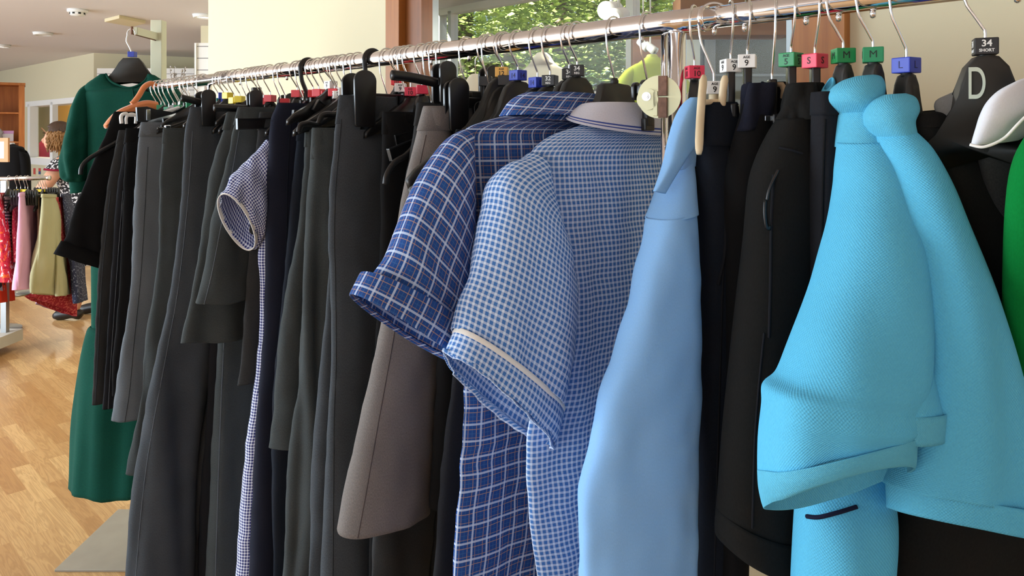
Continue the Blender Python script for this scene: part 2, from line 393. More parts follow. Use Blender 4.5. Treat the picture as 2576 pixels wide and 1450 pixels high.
for nm_, pa_, pb_, m_ in (('wall_store_room', 230, 137, 'ochre_paint'), ('wall_store_room_side', 137, 40, 'olive_paint')):
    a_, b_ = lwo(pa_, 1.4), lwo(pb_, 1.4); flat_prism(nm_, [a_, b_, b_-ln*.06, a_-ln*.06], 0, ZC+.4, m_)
a_, b_ = lwo(225, .14), lwo(40, .14); c_, d_ = lwo(225, 1.38), lwo(40, 1.38); flat_prism('ceiling_store_room', [a_, b_, d_, c_], ZC-.02, ZC+.04, 'ceiling_paint')
light('store_room_fill', 'POINT', (lwo(150, .7).x, lwo(150, .7).y, 2.2), 45, (1, .9, .7), shadow_soft_size=.15)  # unseen lamp added to brighten the room behind the inner window
# skirting
wseg('baseboard_back', 524, 972, D0-.015, .016, 0, .1, 'white_paint')

# shop window in the wall behind the rail
ZT = 2.46
trimz = lambda n_, p0, p1, D, th, m: wseg(n_, p0, p1, D, th, .6, ZT, m)
trimz('trim_1', 970, 1003, D0-.03, .03, 'trim_wood'); trimz('trim_2', 1012, 1060, D0+.0, .05, 'trim_wood_dark')
trimz('trim_3', 1992, 2124, D0-.03, .17, 'trim_wood')
trimz('trim_4', 1056, 1076, D0+.04, .05, 'alu_strip'); trimz('trim_5', 1978, 1993, D0+.05, .05, 'alu_strip')
wseg('trim_6', 972, 2110, D0-.02, .16, .6, .66, 'trim_wood'); wseg('trim_7', 972, 2110, D0-.02, .16, 2.4, ZC, 'trim_wood')
wseg('window_2', 1040, 1990, D0+.14, .006, .64, 2.42, 'window_glass')
# the display space beyond: soffit, outer frame and its glass
D1 = 1.65
a, b = wl(1086, D1), wl(2600, D1); a0, b0 = wl(1000, D0+.16), wl(2400, D0+.16)
flat_prism('ceiling_display', [a0, b0, b-DP*.04, a-DP*.04], 2.12, 2.16, 'ceiling_paint')
plain('frame_grey', rgb(196, 200, 196), .45)
wseg('trim_8', 1086, 2600, D1, .05, 2.085, 2.125, 'white_paint'); wseg('trim_9', 1086, 2600, D1-.02, .08, 1.58, 1.64, 'white_paint')
wseg('trim_10', 1126, 1134, D1, .05, .4, 2.1, 'frame_grey'); wseg('trim_11', 1100, 1106, D1, .05, .4, 2.1, 'frame_grey'); wseg('trim_12', 1574, 1592, D1, .05, .4, 2.1, 'frame_grey')
wseg('window_3', 1090, 1600, D1+.02, .006, .4, 2.09, 'clear_glass')
wseg('wall_display', 1086, 2600, D1, .05, 0, .45, 'white_paint')
# right end of the display: timber boarding, header, white post and greyish panes
wood('brown_board', rgb(126, 84, 52), rgb(146, 102, 66), .6, axis=0); plain('pane_grey', rgb(112, 116, 104), .25, bump=.05, bscale=8); plain('bright_render', rgb(244, 246, 236), .8)
def fbox(name, x0, x1, y0, y1, Y, th, m, parent=None):
    p0, p1 = P(x0, y1, Y), P(x1, y0, Y); o = box(name, ((p0.x+p1.x)/2, Y+th/2, (p0.z+p1.z)/2), (p1.x-p0.x, th, p1.z-p0.z), m, parent); return o
struct(fbox('wall_timber', 1592, 1712, 60, 330, 2.95, .05, 'brown_board')); struct(fbox('trim_13', 1712, 1992, -10, 88, 2.45, .12, 'brown_board'))
struct(fbox('trim_14', 1722, 1768, 88, 330, 2.62, .06, 'bright_render')); struct(fbox('trim_15', 1767, 1772, 88, 330, 2.58, .03, 'dark_gap')); struct(fbox('trim_16', 1772, 1800, 88, 330, 2.58, .05, 'alu_strip'))
struct(fbox('window_4', 1800, 1990, 92, 330, 2.62, .03, 'pane_grey'))
struct(fbox('trim_17', 1800, 1990, 186, 192, 2.6, .03, 'alu_strip'))

# ---------------------------------------------------------------- outside: trees
plain('bark', rgb(112, 96, 78), .9, bump=.6, bscale=30, var=.3)
def leaf_mat(name, c, c2):
    t = NT(name); tc = t.n('ShaderNodeTexCoord'); t.l(t.mix(t.math('MULTIPLY_ADD', t.math('SUBTRACT', t.noise(tc.outputs['Object'], 5, 3), .5), 3, .5), c, c2), t.b.inputs['Base Color'])
    t.b.inputs['Roughness'].default_value = .5; t.b.inputs['Transmission Weight'].default_value = 0
leaf_mat('leaf_green', rgb(124, 150, 70), rgb(186, 200, 116)); leaf_mat('leaf_dark', rgb(84, 116, 56), rgb(136, 160, 84)); leaf_mat('leaf_pale', rgb(150, 176, 92), rgb(198, 210, 128))
def tree(x, y, ht, rad, zc, nl, m, label, seed):
    rn = random.Random(seed); t = thing('tree', label, 'tree', (x, y, 0), group='trees outside the shop window')
    bm = bmesh.new(); sweep(bm, [(0, 0, 0), (.05, .02, ht*.35), (-.05, .05, ht*.7), (.1, 0, ht)], [.17, .14, .09, .03], 8)
    for _ in range(5):
        an = rn.uniform(0, 6.28); z0 = ht*rn.uniform(.25, .6); L = rad*rn.uniform(.7, 1)
        sweep(bm, [(0, 0, z0), (math.cos(an)*L*.5, math.sin(an)*L*.5, z0+L*.35), (math.cos(an)*L, math.sin(an)*L, z0+L*.5)], [.07, .045, .015], 6)
    mesh_obj('trunk', bm, 'bark', t)
    bm = bmesh.new(); cl = []
    for _ in range(46):
        v = Vector((rn.gauss(0, 1), rn.gauss(0, 1), rn.gauss(0, 1))).normalized()*(rn.random()**.4); cl.append((Vector((v.x*rad, v.y*rad, zc+v.z*rad*.85)), rad*rn.uniform(.14, .3)))
    for i in range(nl):
        c, r = cl[i % len(cl)]; p = c+Vector((rn.gauss(0, r), rn.gauss(0, r), rn.gauss(0, r*.7)))
        s = rn.uniform(.024, .046); R_ = Matrix.Rotation(rn.uniform(0, 6.28), 3, 'Z') @ Matrix.Rotation(rn.gauss(.5, .5), 3, 'X')
        vs = [bm.verts.new(p+R_ @ Vector(q)*s) for q in ((-1, 0, 0), (0, -.55, .12), (1, 0, 0), (0, .55, .12))]; bm.faces.new(vs)
    f = mesh_obj('foliage', bm, m, t, smooth=False); f['kind'] = 'stuff'
for i, (px, Y, zc, rad, nl, m, lb) in enumerate((
    (1180, 8.4, 2.9, 1.5, 14400, 'leaf_green', 'leafy green tree outside the shop window, nearest the left wooden post'),
    (1420, 7.6, 3.1, 1.35, 12800, 'leaf_green', 'sunlit green tree outside, behind the rail above the navy checked dress'),
    (1640, 8.2, 2.7, 1.4, 12800, 'leaf_pale', 'pale sunlit tree outside, behind the yellow-green T-shirt in the window'),
    (1300, 11.5, 2.6, 2.0, 14400, 'leaf_dark', 'darker tree further off between the two green trees outside'),
    (1560, 12.5, 2.4, 1.9, 8000, 'leaf_pale', 'distant pale tree with sky showing through outside the window'))):
    p = P(px, 0, Y); tree(p.x, p.y, zc+rad*.6, rad, zc, nl, m, lb, 11+i)
plain('pavement_grey', rgb(170, 168, 160), .9); o_ = flat_prism('pavement', [wl(900, D1+.06), wl(4000, D1+.06), (14, 16), (-1, 22)], -.04, 0, 'pavement_grey')

# things in the display
def top_outline(w, neck=.03, drop=.09, th=.05):
    up = cat([(0, 0), (neck*.5, -.002), (neck, -.02), (neck*1.6, -.05), (w*.55, -.02-drop*.55), (w*.9, -.03-drop*.92), (w, -.04-drop)], 14)
    lo = cat([(w, -.055-drop), (w*.8, -.045-drop*.85-th*.2), (w*.4, -.02-drop*.5-th*.9), (0, -.02-drop*.3-th*.9)], 10)
    r = list(up)+list(lo); return r+[(-x, y) for x, y in reversed(r) if x > 1e-6]
def wire_hook(bm, r=.0016, rad=.0205, z_end=-.075, tipang=200):
    pts = []
    for i in range(19):
        an = math.radians(tipang-(tipang+12)*i/18); pts.append((rad*math.cos(an), 0, -.0015+rad*math.sin(an)))
    pts += [(.0165, 0, -.022), (.008, 0, -.038), (.0015, 0, -.05), (0, 0, -.056), (0, 0, z_end)]
    sweep(bm, cat(pts, 54), r, 8)
plain('cream_plastic', rgb(228, 216, 188), .45)
plain('display_rail_metal', (.7, .7, .7, 1), .25, 1)
def disp_hanger(px, py, Y, wd, label, m='cream_plastic'):
    p = P(px, py, Y); t = thing('shop_hanger', label, 'hanger', p, math.radians(-38), 'pale hangers in the window display')
    bm = bmesh.new(); prism(bm, [(x, y) for x, y in top_outline(wd, .035, .08, .1)], -.008, .008, AZ, .003); mesh_obj('body', bm, m, t)
    bm = bmesh.new(); sweep(bm, [(0, 0, -.01), (0, 0, .05), (.02, 0, .075), (0, 0, .1), (-.02, 0, .085)], .002, 6); mesh_obj('hook', bm, 'hook_wire', t)
    return p
p1 = disp_hanger(1363, 132, 2.55, .19, 'cream hanger in the shop window behind the black size-32 cube')
p2 = disp_hanger(1196, 186, 2.6, .14, 'small cream hanger low in the window behind the black clip hangers')
# ---------------------------------------------------------------- the lit spotlights and the T-shirt in the display
def lathe_to(p0, p1):
    d = (Vector(p1)-Vector(p0)); return Matrix.Translation(p0) @ d.to_track_quat('Z', 'Y').to_matrix().to_4x4()
def spot(px, py, Y, label, lit, dirv, k=1.):
    p = P(px, py, Y); t = thing('spotlight', label, 'lamp', (p.x, p.y, p.z)); t.scale = (1, 1, 1)
    M = lathe_to((0, 0, 0), dirv)
    bm = bmesh.new(); lathe(bm, [(r_*k, z_*k) for r_, z_ in ((.012, -.05), (.026, -.045), (.028, -.02), (.03, .03), (.032, .05))], 20, M); mesh_obj('lamp_housing', bm, 'white_plastic', t)
    bm = bmesh.new(); lathe(bm, [(.001, .0502*k), (.02*k, .0505*k)], 20, M); mesh_obj('lamp_lens', bm, 'spot_glow' if lit else 'cream_plastic', t)
    top = 2.118-p.z
    bm = bmesh.new(); sweep(bm, [Vector((0, 0, .01)), Vector((0, 0, top))], .006*k, 8); lathe(bm, [(.03, top-.012), (.03, top)], 16); mesh_obj('bracket', bm, 'white_plastic', t)
spot(1538, 24, 2.62, 'lit white spotlight glowing in the window above the rail', True, (-.48, -.85, -.2)); spot(1556, 40, 2.6, 'smaller lit spotlight just below the brightest window spotlight', True, (-.45, -.85, -.25))
spot(1618, 112, 2.7, 'unlit white spotlight beside the chrome upright, in front of brown boards', False, (.25, -.3, -.3), .5); spot(1636, 120, 2.68, 'unlit white spotlight closest to the chrome upright', False, (.3, -.25, -.3), .5)
p = P(1538, 60, 2.6); light('window_spot_light', 'POINT', (p.x-.1, p.y-.05, p.z+.02), 4, (1, .95, .85), shadow_soft_size=.05)
fabric('lime_jersey', rgb(188, 204, 66), .1); fabric('lime_band', rgb(206, 214, 110), .1)
p = P(1640, 150, 2.45); ts = thing('t_shirt', 'yellow-green T-shirt hanging in the shop window behind the chrome upright', 'T-shirt', (p.x, p.y, 1.1))
def fp(x, y, Y=2.45): return P(x, y, Y)
vx = (0, 1, 0)
cloth('shirt_body', [(fp(1628, 142), fp(1652, 142), .02), (fp(1606, 158), fp(1676, 156), .04), (fp(1582, 178), fp(1702, 176), .05), (fp(1580, 260), fp(1706, 260), .06), (fp(1578, 520), fp(1708, 520), .06)], 'lime_jersey', ts, 32, 24, ax=vx, fold=.006)
cloth('sleeve', [(fp(1600, 160), fp(1612, 182), .025), (fp(1570, 180), fp(1590, 215), .04), (fp(1545, 215), fp(1582, 262), .05)], 'lime_jersey', ts, 24, 16, ax=vx)
cloth('sleeve', [(fp(1682, 158), fp(1670, 182), .025), (fp(1712, 180), fp(1694, 215), .04), (fp(1738, 215), fp(1700, 262), .05)], 'lime_jersey', ts, 24, 16, ax=vx)
cloth('neck_band', [(fp(1628, 138), fp(1652, 138), .022), (fp(1624, 147), fp(1657, 147), .027)], 'lime_band', ts, 24, 6, ax=vx)

# ---------------------------------------------------------------- ceiling fittings
def on_ceiling(px, py): Y = (ZC-CH)*F/(HY-py); return P(px, py, Y)
p = on_ceiling(195, 24); t = thing('smoke_detector', 'white round smoke detector on the ceiling beside the square panel', 'smoke detector', (p.x, p.y, ZC-.055))
bm = bmesh.new(); lathe(bm, [(.001, .0), (.05, .004), (.058, .015), (.058, .03)], 28); mesh_obj('cap', bm, 'white_plastic', t)
bm = bmesh.new(); lathe(bm, [(.075, .03), (.078, .035), (.078, .055)], 28); mesh_obj('base', bm, 'white_plastic', t)
bm = bmesh.new()
for k_ in range(8): bx(bm, (0, 0, 0), (.02, .006, .014), Matrix.Rotation(k_*PI/4, 4, 'Z') @ Matrix.Translation((.056, 0, .02)) @ Matrix.Rotation(PI/2, 4, 'Z'))
mesh_obj('vent_slots', bm, 'dark_gap', t)
q = [on_ceiling(*c) for c in ((263, 47), (300, 37.5), (366, 51), (334, 60))]
bm = bmesh.new(); prism(bm, [(v.x, v.y) for v in q], ZC-.03, ZC, bev=.004); bmesh.ops.recalc_face_normals(bm, faces=bm.faces[:])
plain('panel_cream', rgb(214, 200, 164), .7); tag(own_origin(mesh_obj('ceiling_panel', bm, 'panel_cream', smooth=False)), 'cream square panel fixed flat on the ceiling above the green dress', 'ceiling panel')
for px, py, lb, lit in ((512, 37, 'lit recessed downlight next to the top of the big cream wall', 1), (108, 82, 'round recessed downlight between smoke detector and wall', 0), (4, 113, 'recessed downlight above the bookcase', 1)):
    p = on_ceiling(px, py); t = thing('downlight', lb, 'ceiling light', (p.x, p.y, ZC-.03), group='recessed downlights')
    bm = bmesh.new(); lathe(bm, [(.062, .012), (.07, .0), (.085, .004), (.092, .03)], 28); mesh_obj('bezel', bm, 'white_plastic', t)
    bm = bmesh.new(); lathe(bm, [(.001, .008), (.063, .012)], 24); mesh_obj('lamp', bm, 'lamp_glow' if lit else 'cream_plastic', t)
    light('downlight_lamp', 'SPOT', (p.x, p.y, ZC-.04), 30, (1, .95, .88), spot_size=2.2, spot_blend=.8, shadow_soft_size=.06, to=(p.x, p.y, 0))
light('assumed_room_lamp', 'SPOT', (-3.4, 4.4, ZC-.04), 40, (1, .96, .9), spot_size=2.4, spot_blend=.8, shadow_soft_size=.06, to=(-3.4, 4.4, 0))  # assumed ceiling spot out of view, has no fitting

# ---------------------------------------------------------------- far fittings
o = fbox('slat_panel', 490, 540, 108, 771, 6.4, .05, 'slatwall'); tag(own_origin(o), 'white slatted display panel at the edge of the big cream wall', 'display panel')
o = fbox('slat_panel', 244, 488, 172, 636, 9.3, .05, 'slatwall'); tag(own_origin(o), 'wide white slatted panel on the far wall behind the green dress', 'display panel')
o = fbox('slat_panel_edge', 489, 493, 108, 771, 6.38, .02, 'white_paint'); o['kind'] = 'structure'; o.name = 'trim_18'
plain('twig', rgb(120, 104, 90), .8); plain('blossom', rgb(214, 206, 196), .7); plain('vase_grey', rgb(150, 150, 150), .4)
p = P(440, 215, 8.6); t = thing('dried_branches', 'bunch of dried twigs with pale buds against the far slatted panel', 'plant', (p.x, p.y, 1.75))
rn = random.Random(4); bm = bmesh.new(); bb = bmesh.new()
for k_ in range(16):
    an = rn.uniform(0, 6.28); s = rn.uniform(.08, .2); hh = rn.uniform(.25, .5); pts = cat([(0, 0, 0), (math.cos(an)*s*.4, math.sin(an)*s*.4, hh*.5), (math.cos(an)*s, math.sin(an)*s, hh)], 7); sweep(bm, pts, [.004]*5+[.003, .0015], 5)
    for j in range(3, 7):
        for _ in range(2):
            r_ = bmesh.ops.create_icosphere(bb, subdivisions=1, radius=rn.uniform(.009, .016)); off = Vector(pts[j])+Vector((rn.gauss(0, .015), rn.gauss(0, .015), rn.gauss(0, .015)))
            for v in r_['verts']: v.co += off
mesh_obj('twigs', bm, 'twig', t); b_ = mesh_obj('buds', bb, 'blossom', t); b_['kind'] = 'stuff'
bm = bmesh.new(); lathe(bm, [(.05, -.2), (.07, -.12), (.06, -.03), (.035, .02), (.04, .03)], 20); mesh_obj('vase', bm, 'vase_grey', t)
o = fbox('shelf', 405, 475, 240, 244, 8.5, .3, 'white_paint'); tag(own_origin(o), 'white shelf under the dried branches on the far wall', 'shelf')

# bookcase at the far left, its front turned a little towards the viewer
Yb = 8.2; bc = P(62, 342, Yb); t = thing('bookcase', 'tall brown wooden bookcase standing left of the inner window', 'bookcase', (bc.x, Yb, 0), math.atan2(.645, 1))
def bxl(name, x0, x1, y0, y1, d0, d1, m, par):
    k_ = Yb/(F*1.19); xa, xb = (x0-62)*k_, (x1-62)*k_; za, zb = max(0, CH-(y1-HY)/F*Yb), CH-(y0-HY)/F*Yb
    return box(name, ((xa+xb)/2, (d0+d1)/2, (za+zb)/2), (xb-xa, d1-d0, zb-za), m, par)
def lb(name, x0, x1, y0, y1, th, m, par, Y=5.6):
    o = fbox(name, x0, x1, y0, y1, Y, th, m)
    o.data.transform(Matrix.Translation(-par.location)); o.parent = par; return o
bxl('side_panel', 47, 62, 214, 680, 0, .34, 'shelf_wood', t); bxl('side_panel', -170, -156, 214, 680, 0, .34, 'shelf_wood', t); bxl('top_panel', -172, 64, 209, 215, -.01, .35, 'shelf_wood', t); bxl('back_panel', -156, 47, 215, 680, .32, .34, 'shelf_wood', t)
for y in (283, 356, 424, 500, 600): bxl('shelf', -156, 47, y, y+4, .01, .32, 'shelf_wood', t)
plain('lilac_card', rgb(176, 132, 178), .6); plain('grey_card', rgb(186, 180, 184), .6)
def on_shelf(px, y): k_ = (px-62)*Yb/(F*1.19); e_ = Vector((1, .645, 0)).normalized(); n_ = Vector((-.645, 1, 0)).normalized(); v = Vector((bc.x, Yb, 0))+e_*k_+n_*.06; v.z = CH-(y-HY)/F*Yb; return v
t = thing('gift_box', 'small lilac and grey box standing on a bookcase shelf', 'box', on_shelf(18, 356), math.atan2(.645, 1))
box('box_body', (0, .05, .042), (.115, .09, .084), 'grey_card', t); box('lid', (0, .05, .1), (.12, .095, .032), 'lilac_card', t)
t = thing('ornament', 'small grey ornament on the bookcase shelf beside the lilac box', 'ornament', on_shelf(-4, 356)); bm = bmesh.new(); lathe(bm, [(.02, 0), (.05, .02), (.035, .07), (.05, .1), (.02, .14), (.001, .145)], 14); mesh_obj('pot', bm, 'vase_grey', t)
# framed notice on a stand
plain('frame_tan', rgb(200, 148, 100), .55); plain('paper', rgb(236, 236, 232), .8)
t = thing('notice_frame', 'tan wooden frame holding white paper in front of the black jacket', 'frame', P(4, 408, 5.6))
lb('frame_side', 10, 20, 347, 408, .02, 'frame_tan', t, 5.6); lb('frame_side', -40, -30, 347, 408, .02, 'frame_tan', t, 5.6); lb('frame_rail', -30, 10, 347, 356, .02, 'frame_tan', t, 5.6); lb('frame_rail', -30, 10, 399, 408, .02, 'frame_tan', t, 5.6); lb('sheet', -30, 10, 356, 399, .006, 'paper', t, 5.61)
bm = bmesh.new(); a_, b_ = P(-8, 408, 5.62), P(-8, 0, 5.62); sweep(bm, [(a_.x, a_.y, 0), (a_.x, a_.y, a_.z)], .012, 10); lathe(bm, [(.16, 0), (.16, .015), (.02, .02)], 20, Matrix.Translation((a_.x, a_.y, 0))); mesh_obj('stand', bm, 'grey_metal', t, world=True)
# black jacket on a hanger
fabric('black_suit', rgb(24, 24, 26), .25); fabric('shirt_white', rgb(222, 222, 226), .08)
Yj = 6.9; t = thing('suit_jacket', 'black suit jacket hanging in front of the bookcase', 'jacket', P(30, 520, Yj)); bm = bmesh.new(); sweep(bm, [P(26, 362, Yj), (P(26, 362, Yj).x, Yj, 0)], .015, 10); lathe(bm, [(.17, 0), (.17, .015), (.02, .02)], 20, Matrix.Translation((P(26, 362, Yj).x, Yj, 0))); tag(own_origin(mesh_obj('jacket_stand', bm, 'grey_metal')), 'plain upright stand inside the black suit jacket', 'stand'); g = lambda x, y: P(x, y, Yj)
cloth('jacket_body', [(g(12, 362), g(34, 362), .03), (g(4, 368), g(44, 367), .06), (g(-6, 378), g(58, 376), .09), (g(-8, 420), g(62, 420), .1), (g(-10, 520), g(66, 520), .11)], 'black_suit', t, 32, 24, ax=vx, fold=.008)
cloth('sleeve', [(g(46, 372), g(66, 385), .05), (g(52, 395), g(72, 400), .055), (g(56, 430), g(74, 432), .055), (g(58, 505), g(74, 505), .05)], 'black_suit', t, 20, 16, ax=vx, fold=.006)
cloth('sleeve', [(g(4, 372), g(-14, 385), .05), (g(-2, 400), g(-20, 402), .055), (g(-6, 505), g(-22, 505), .05)], 'black_suit', t, 20, 16, ax=vx, fold=.006)
cloth('shirt_collar', [(g(20, 359), g(34, 359), .03), (g(18, 365), g(35, 364), .04)], 'shirt_white', t, 20, 4, ax=vx)
# the jacket and red coat behind the inner window
fabric('burgundy', rgb(122, 28, 48), .3); pr = lwo(114, .7); Yr = pr.y
t = thing('red_coat', 'burgundy red coat hung behind the inner window pane', 'coat', (pr.x, Yr, .9)); g = lambda x, y: P(x, y, Yr)
cloth('coat_body', [(g(112, 350), g(124, 350), .04), (g(104, 357), g(131, 357), .1), (g(97, 370), g(136, 372), .14), (g(94, 400), g(137, 400), .15), (g(93, 470), g(140, 470), .15)], 'burgundy', t, 30, 20, ax=vx, fold=.03)
cloth('coat_sleeve', [(g(128, 356), g(136, 370), .05), (g(126, 380), g(138, 385), .07), (g(124, 430), g(136, 430), .06)], 'burgundy', t, 20, 12, ax=vx, fold=.01)
cloth('coat_sleeve', [(g(106, 358), g(99, 372), .05), (g(103, 384), g(95, 386), .07), (g(104, 430), g(94, 430), .06)], 'burgundy', t, 20, 12, ax=vx, fold=.01)
bm = bmesh.new(); sweep(bm, [g(95, 322)+Vector((0, .1, 0)), g(119, 348)+Vector((0, .1, 0))], .012, 8); sweep(bm, [g(119, 306)+Vector((0, .1, 0)), g(124, 318)+Vector((0, .1, 0)), g(119, 348)+Vector((0, .1, 0))], .012, 8); tag(own_origin(mesh_obj('coat_peg', bm, 'rust')), 'brown peg arms above the red coat behind the inner window', 'coat peg')
# two little price strips on the apron of the left wall
plain('tag_red', rgb(190, 70, 60), .7); plain('tag_blue', rgb(60, 70, 120), .7)
for px, m_, lb_ in ((89, 'tag_red', 'small red paper strip pinned under the inner window, left one'), (102, 'tag_blue', 'small red and blue paper strip pinned under the inner window')):
    p = lw(px)+ln*.012; h_ = lwz(px, 424); t = thing('paper_strip', lb_, 'notice', (p.x, p.y, h_-.13)); 
    for k_, mm in ((.09, 'tag_red'), (.045, m_), (.0, 'panel_cream')):
        bm = bmesh.new(); bx(bm, (0, 0, k_+.022), (.032, .004, .045)); o = mesh_obj('strip_panel', bm, mm, t, smooth=False)
# ---------------------------------------------------------------- the low rail of skirts in the background
YR = 5.07
t = thing('low_rail', 'short low chrome rail on a white plinth holding colourful skirts', 'clothes rail', P(8, 870, YR)); t.location.z = 0
bm = bmesh.new(); sweep(bm, [P(-90, 452, YR+.02), P(124, 448, YR-.02)], .014, 14); mesh_obj('rail', bm, 'chrome_worn', t, world=True)
bm = bmesh.new(); lathe(bm, [(.016, -.012), (.017, .004), (.001, .006)], 14, lathe_to(P(124, 448, YR-.02), P(130, 448, YR-.02))); mesh_obj('end_cap', bm, 'chrome', t, world=True)
o = fbox('post', 1, 15, 452, 846, 5.08, .035, 'grey_metal'); o.data.transform(Matrix.Translation(-t.location)); o.parent = t
plain('plinth_white', rgb(206, 202, 192), .6)
for nm, x1, y0, y1, z0, z1 in (('plinth', -3.36, 4.25, 5.19, .05, .125), ('plinth_foot', -3.40, 4.29, 5.15, .035, .05)):
    box(nm, ((x1-4.5)/2-t.location.x, (y0+y1)/2-t.location.y, (z0+z1)/2), (x1+4.5, y1-y0, z1-z0), 'plinth_white', t)
for y_ in (4.4, 5.05):
    bm = bmesh.new(); lathe(bm, [(.018, -.012), (.018, .012)], 16, Matrix.Translation((-3.46, y_, .018)) @ Matrix.Rotation(PI/2, 4, 'Y')); mesh_obj('caster', bm, 'black_plastic', t, world=True)

def floral(name, base, cols, scale, thr=.56):
    t_ = NT(name); uv = t_.n('ShaderNodeTexCoord').outputs['UV']; cur = base
    for i, c in enumerate(cols):
        mp = t_.n('ShaderNodeMapping'); mp.inputs['Location'].default_value = (i*3.7, i*1.9, 0); t_.l(uv, mp.inputs['Vector'])
        f = t_.math('GREATER_THAN', t_.noise(mp.outputs[0], scale*(1+.25*i), 2, .45), thr); cur = t_.mix(f, cur, c)
    t_.l(cur, t_.b.inputs['Base Color']); t_.b.inputs['Roughness'].default_value = .9
floral('red_floral', rgb(206, 44, 60), (rgb(238, 214, 206), rgb(232, 104, 40), rgb(176, 22, 48)), 22, .58)
floral('red_ditsy', rgb(160, 32, 48), (rgb(204, 96, 92),), 70, .55); floral('rose_dots', rgb(172, 44, 66), (rgb(226, 150, 140),), 55, .6)
floral('navy_ditsy', rgb(40, 46, 72), (rgb(120, 128, 150),), 75, .6); floral('black_white_floral', rgb(28, 26, 30), (rgb(208, 206, 208),), 52, .53); floral('blue_motif', rgb(150, 166, 184), (rgb(36, 34, 44), rgb(216, 90, 40)), 20, .58)
fabric('pink_linen', rgb(228, 176, 208), .08); fabric('green_linen', rgb(180, 177, 142), .1); fabric('brown_cotton', rgb(140, 112, 92), .2); fabric('orange_cloth', rgb(206, 62, 38), .15); fabric('lilac_lining', rgb(176, 150, 172), .12)
def striped(name):
    t_ = NT(name); sx = t_.n('ShaderNodeSeparateXYZ'); t_.l(t_.n('ShaderNodeTexCoord').outputs['UV'], sx.inputs[0]); t_.l(t_.mix(stripes(t_, sx.outputs[1], .022, .4, 50.), rgb(40, 36, 44), rgb(176, 160, 164)), t_.b.inputs['Base Color']); t_.b.inputs['Roughness'].default_value = .9
striped('dark_stripe')
def hung(name, label, cat_, m, rows, Yn, Yf, t_=.03, group='clothes on the low rail', fold=.012, ff=26, seed=0, extra=None):
    """rows: (left px, right px, py left, py right); the left edge is the near one"""
    loc = P((rows[0][0]+rows[0][1])/2, rows[-1][2], (Yn+Yf)/2); t = thing(name, label, cat_, loc, group=group)
    R = [(P(l, yl, Yn), P(r, yr, Yf), t_*(.5+.5*min(1, i/1.5))) for i, (l, r, yl, yr) in enumerate(rows)]
    cloth(name.split('_')[-1]+'_body' if cat_ != 'skirt' else 'skirt_body', R, m, t, 40, 40, ax=(1, 0, 0), fold=fold, ff=ff, seed=seed)
    wb = [(P(rows[0][0]-1, rows[0][2]-4, Yn-.01), P(rows[0][1]+1, rows[0][3]-4, Yf+.01), t_*.55), (P(rows[0][0]-1.5, rows[0][2]+5, Yn-.01), P(rows[0][1]+1.5, rows[0][3]+5, Yf+.01), t_*.62)]
    cloth('waistband', wb, m, t, 30, 4, ax=(1, 0, 0))
    return t
hung('floral_dress', 'red, white and orange floral dress at the left end of the low rail', 'dress', 'red_floral', [(-8, 12, 490, 488), (0, 26, 560, 556), (4, 36, 640, 636), (8, 45, 712, 706)], 4.88, 5.2, .03, seed=1)
hung('print_dress', 'grey-blue dress with dark motifs and an orange hem, left of the red floral dress', 'dress', 'blue_motif', [(-26, 0, 560, 540), (-24, 6, 640, 630), (-22, 10, 736, 728)], 4.9, 5.15, .03, seed=2)
hung('orange_skirt', 'orange-red skirt whose hem shows under the floral dress', 'skirt', 'orange_cloth', [(-12, 14, 500, 500), (-10, 26, 640, 640), (-8, 32, 763, 756)], 4.96, 5.25, .025, seed=3)
hung('striped_top', 'dark top with thin pale stripes between the floral and rose skirts', 'top', 'dark_stripe', [(13, 28, 494, 494), (15, 36, 560, 560), (18, 40, 660, 655)], 4.95, 5.25, .02, seed=4)
hung('rose_skirt', 'dark pink skirt with small pale flowers left of the lilac-pink one', 'skirt', 'rose_dots', [(33, 50, 506, 502), (34, 54, 580, 575), (36, 56, 660, 655)], 4.98, 5.3, .025, seed=5)
hung('pink_skirt', 'plain lilac-pink A-line skirt on the low rail', 'skirt', 'pink_linen', [(50, 90, 490, 482), (49, 97, 560, 552), (44, 106, 660, 650), (42, 114, 731, 716)], 4.86, 5.3, .04, seed=6, fold=.026, ff=18)
hung('brown_skirt', 'narrow brown skirt squeezed between the pink and green skirts', 'skirt', 'brown_cotton', [(96, 104, 492, 490), (98, 112, 580, 575), (100, 116, 668, 660)], 4.98, 5.3, .02, seed=7)
hung('green_skirt', 'pale olive-green gathered skirt on the low rail, nearest the viewer', 'skirt', 'green_linen', [(108, 143, 492, 494), (106, 150, 560, 560), (90, 156, 660, 658), (76, 158, 738, 745)], 4.9, 5.3, .045, seed=8, fold=.03, ff=18)
hung('green_skirt', 'second, paler green skirt half hidden behind the olive-green one', 'skirt', 'green_linen', [(130, 144, 496, 497), (136, 150, 580, 580), (144, 160, 680, 675), (148, 170, 746, 738)], 5.1, 5.35, .03, seed=9)
hung('red_dress', 'long dark red dress with small print and dipped hem on the low rail', 'dress', 'red_ditsy', [(138, 162, 500, 500), (140, 172, 570, 570), (120, 184, 690, 680), (66, 190, 746, 796)], 5.15, 5.5, .04, seed=10, fold=.014)
hung('lilac_dress', 'lilac lining dress whose pale hem peeps below the red print dress', 'dress', 'lilac_lining', [(130, 150, 520, 520), (120, 160, 640, 640), (90, 142, 762, 784)], 5.4, 5.6, .02, seed=12)
hung('navy_dress', 'navy dress with tiny pale print at the right end of the low rail', 'dress', 'navy_ditsy', [(158, 176, 492, 492), (168, 190, 570, 568), (184, 204, 680, 676), (192, 212, 764, 752)], 5.2, 5.5, .03, seed=11)
